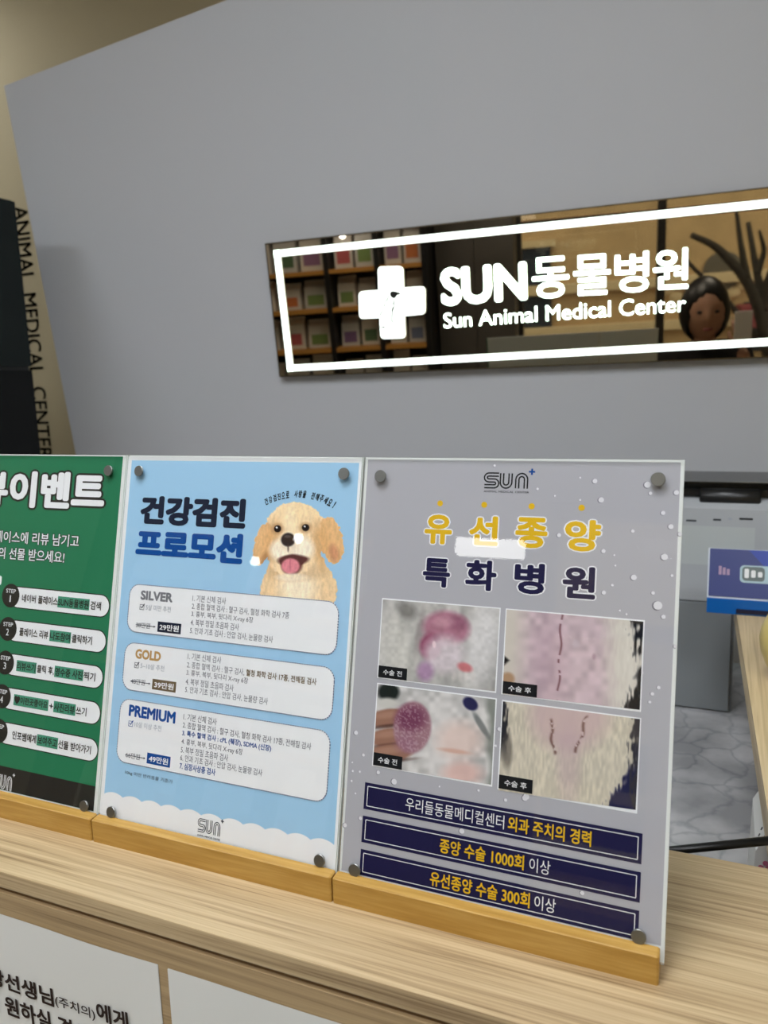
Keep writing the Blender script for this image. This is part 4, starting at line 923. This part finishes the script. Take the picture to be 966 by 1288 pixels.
for v in bm.verts:
    x, y, z = v.co; n0 = 1.16
    v.co = Vector((px_+x*rx*n0*(1.04 if z < 0 else 1), py_+.0+y*ry*1.10, zc0+.012+z*rz*(1.10 if z > 0 else 1.15)))
    if y > .3 and z < .42-.9*x*x and abs(x) < .60: dele.append(v)
bmesh.ops.delete(bm, geom=dele, context='VERTS'); bmesh.ops.solidify(bm, geom=bm.faces[:], thickness=.012)
mb = MB(); mb.bm(bm, M_hair); mb.build('hair', pe, True)
# right hand (raised) with five fingers around a phone
def hand(nm, wrist, fwd, side, parent):
    w0 = np.array(wrist); f = np.array(fwd, float); f /= np.linalg.norm(f); s_ = np.array(side, float); s_ -= f*(s_@f); s_ /= np.linalg.norm(s_); up = np.cross(s_, f)
    vs = [w0, w0+f*.05]; es = [(0, 1)]; rr = [(.026, .017), (.036, .015)]
    for k_, (o_, l_) in enumerate(((-.030, .062), (-.010, .074), (.010, .068), (.028, .054))):
        b0 = len(vs); p = w0+f*.085+s_*o_; vs += [p, p+f*l_*.5+up*.012, p+f*l_*.75+up*.035]; rr += [.010, .0085, .0075]; es += [(1, b0), (b0, b0+1), (b0+1, b0+2)]
    b0 = len(vs); p = w0+f*.035-s_*.032; vs += [p, p+f*.03-s_*.018+up*.01, p+f*.05-s_*.015+up*.026]; rr += [.012, .010, .009]; es += [(1, b0), (b0, b0+1), (b0+1, b0+2)]
    return skin(nm, vs, es, rr, M_skin, parent, 2)
hand('hand', V[11], (-.1, .12, 1), (1, 0, 0), pe); hand('hand', V[8], (.1, .7, .6), (1, 0, 0), pe)
ph = np.array(V[11])+np.array([-.01, .05, .10])
mb = MB(); mb.box((ph[0]-.037, ph[1]-.004, ph[2]-.075), (ph[0]+.037, ph[1]+.004, ph[2]+.075), mat('phone_white', (235, 235, 235), .3), .003)
tag(mb.build('phone', origin=ph), 'white phone held up in the raised hand of the mirrored person', 'phone')

# street outside the window
mb = MB(); mb.box((-14, -16, -.25), (14, YF-.13, -.15), mat('street_paving', (122, 104, 84), .8, 0, .3, 0, .1, 4)); struct(mb, 'ground')
yst = -9.0
bl_ = thing('street_building', (1.5, yst-1, -.15), 'tan stone street building across the road, mirrored in the sign', 'building')
M_tan = mat('tan_stone', (196, 160, 116), .8, 0, .2, 0, .12, 3); M_tan2 = mat('tan_trim', (214, 184, 142), .8); M_win = mat('shop_glass', (52, 56, 64), .1)
mb = MB(); mb.box((-4, yst-2, -.15), (9, yst, 6), M_tan); mb.build('facade', bl_)
for z in (2.95, 1.05, .45):
    mb = MB(); mb.box((-4, yst+.001, z-.07), (9, yst+.14, z+.07), M_tan2, .02); mb.build('cornice', bl_)
zq = CT
for x in (-2.6, -1.0, 4.6, 6.2):
    mb = MB(); mb.box((x-.55, yst+.002, zq-.9), (x+.55, yst+.05, zq+.55), M_win); f_ = mb.build('window', bl_)
    mb = MB(); mb.box((x-.62, yst+.001, zq+.55), (x+.62, yst+.10, zq+.65), M_tan2); mb.build('lintel', f_)
c = refl(910, 341, yst+.1)
mb = MB(); mb.lathe((c[0], yst+.002, c[2]), [(.26, 0), (.26, .04), (.2, .05)], mat('oval_plaque', (96, 84, 70), .6), 28, (0, 1, 0)); mb.build('plaque', bl_)
c0, c1_ = refl(840, 325, yst), refl(935, 352, yst)
for k in range(9):
    f = k/8; x = c0[0]+(c1_[0]-c0[0])*f; z = refl(880, 362, yst)[2]-.25*math.sin(math.pi*f)
    mb = MB(); mb.blob((x, yst+.03, z), (.10, .05, .08), M_tan2, 2); mb.build('garland', bl_)
c0 = refl(935, 380, yst); c1_ = refl(966, 440, yst)
mb = MB(); mb.box((c0[0], yst+.002, c1_[2]), (c0[0]+1.6, yst+.05, c0[2]), M_win); f_ = mb.build('doorway', bl_)
mb = MB(); mb.box((c0[0]-.1, yst+.051, c0[2]-.3), (c0[0]+1.4, yst+.5, c0[2]-.02), mat('red_awning', (140, 60, 64), .7)); mb.build('awning', f_)
ytr = -6.2
tr = thing('bare_tree', (*refl(962, 440, ytr)[:2], -.15), 'bare branching street tree outside the window, mirrored in the sign', 'tree')
M_bark = mat('bark', (64, 56, 50), .9, 0, .2, 0, .2, 20)
def branch(pts, r0, r1, nm='branch'):
    P_ = [refl(x, y, ytr+d) for x, y, d in pts]; n_ = 14; Q = []
    P_ = np.array(P_); tt = np.linspace(0, len(P_)-1, n_)
    for t in tt: i = min(int(t), len(P_)-2); f = t-i; Q.append(P_[i]*(1-f)+P_[i+1]*f)
    Q = np.array(Q); 
    for _ in range(2): Q[1:-1] = (Q[:-2]+2*Q[1:-1]+Q[2:])/4
    mb = MB(); mb.tube(list(Q), list(np.linspace(r0, r1, n_)), M_bark, 8); mb.build(nm, tr, True)
bs = refl(968, 455, ytr); mb = MB(); mb.tube([(bs[0], ytr, -.15), (bs[0], ytr, bs[2])], [.13, .08], M_bark, 12); mb.build('trunk', tr, True)
branch([(968, 455, 0), (958, 395, 0), (940, 350, .1), (915, 325, .1), (900, 308, .2), (870, 296, .3)], .07, .03)
branch([(966, 440, 0), (961, 380, 0), (952, 345, -.1), (947, 315, -.2), (941, 280, -.3)], .055, .025)
branch([(940, 350, .1), (934, 320, .1), (930, 296, .1), (926, 262, .1)], .04, .02)
branch([(958, 390, 0), (968, 350, 0), (985, 310, .1)], .07, .03)
branch([(950, 425, 0), (925, 390, .2), (905, 368, .3), (880, 345, .4), (862, 326, .4)], .035, .02)
branch([(952, 345, -.1), (962, 315, -.1), (955, 290, 0)], .04, .015)
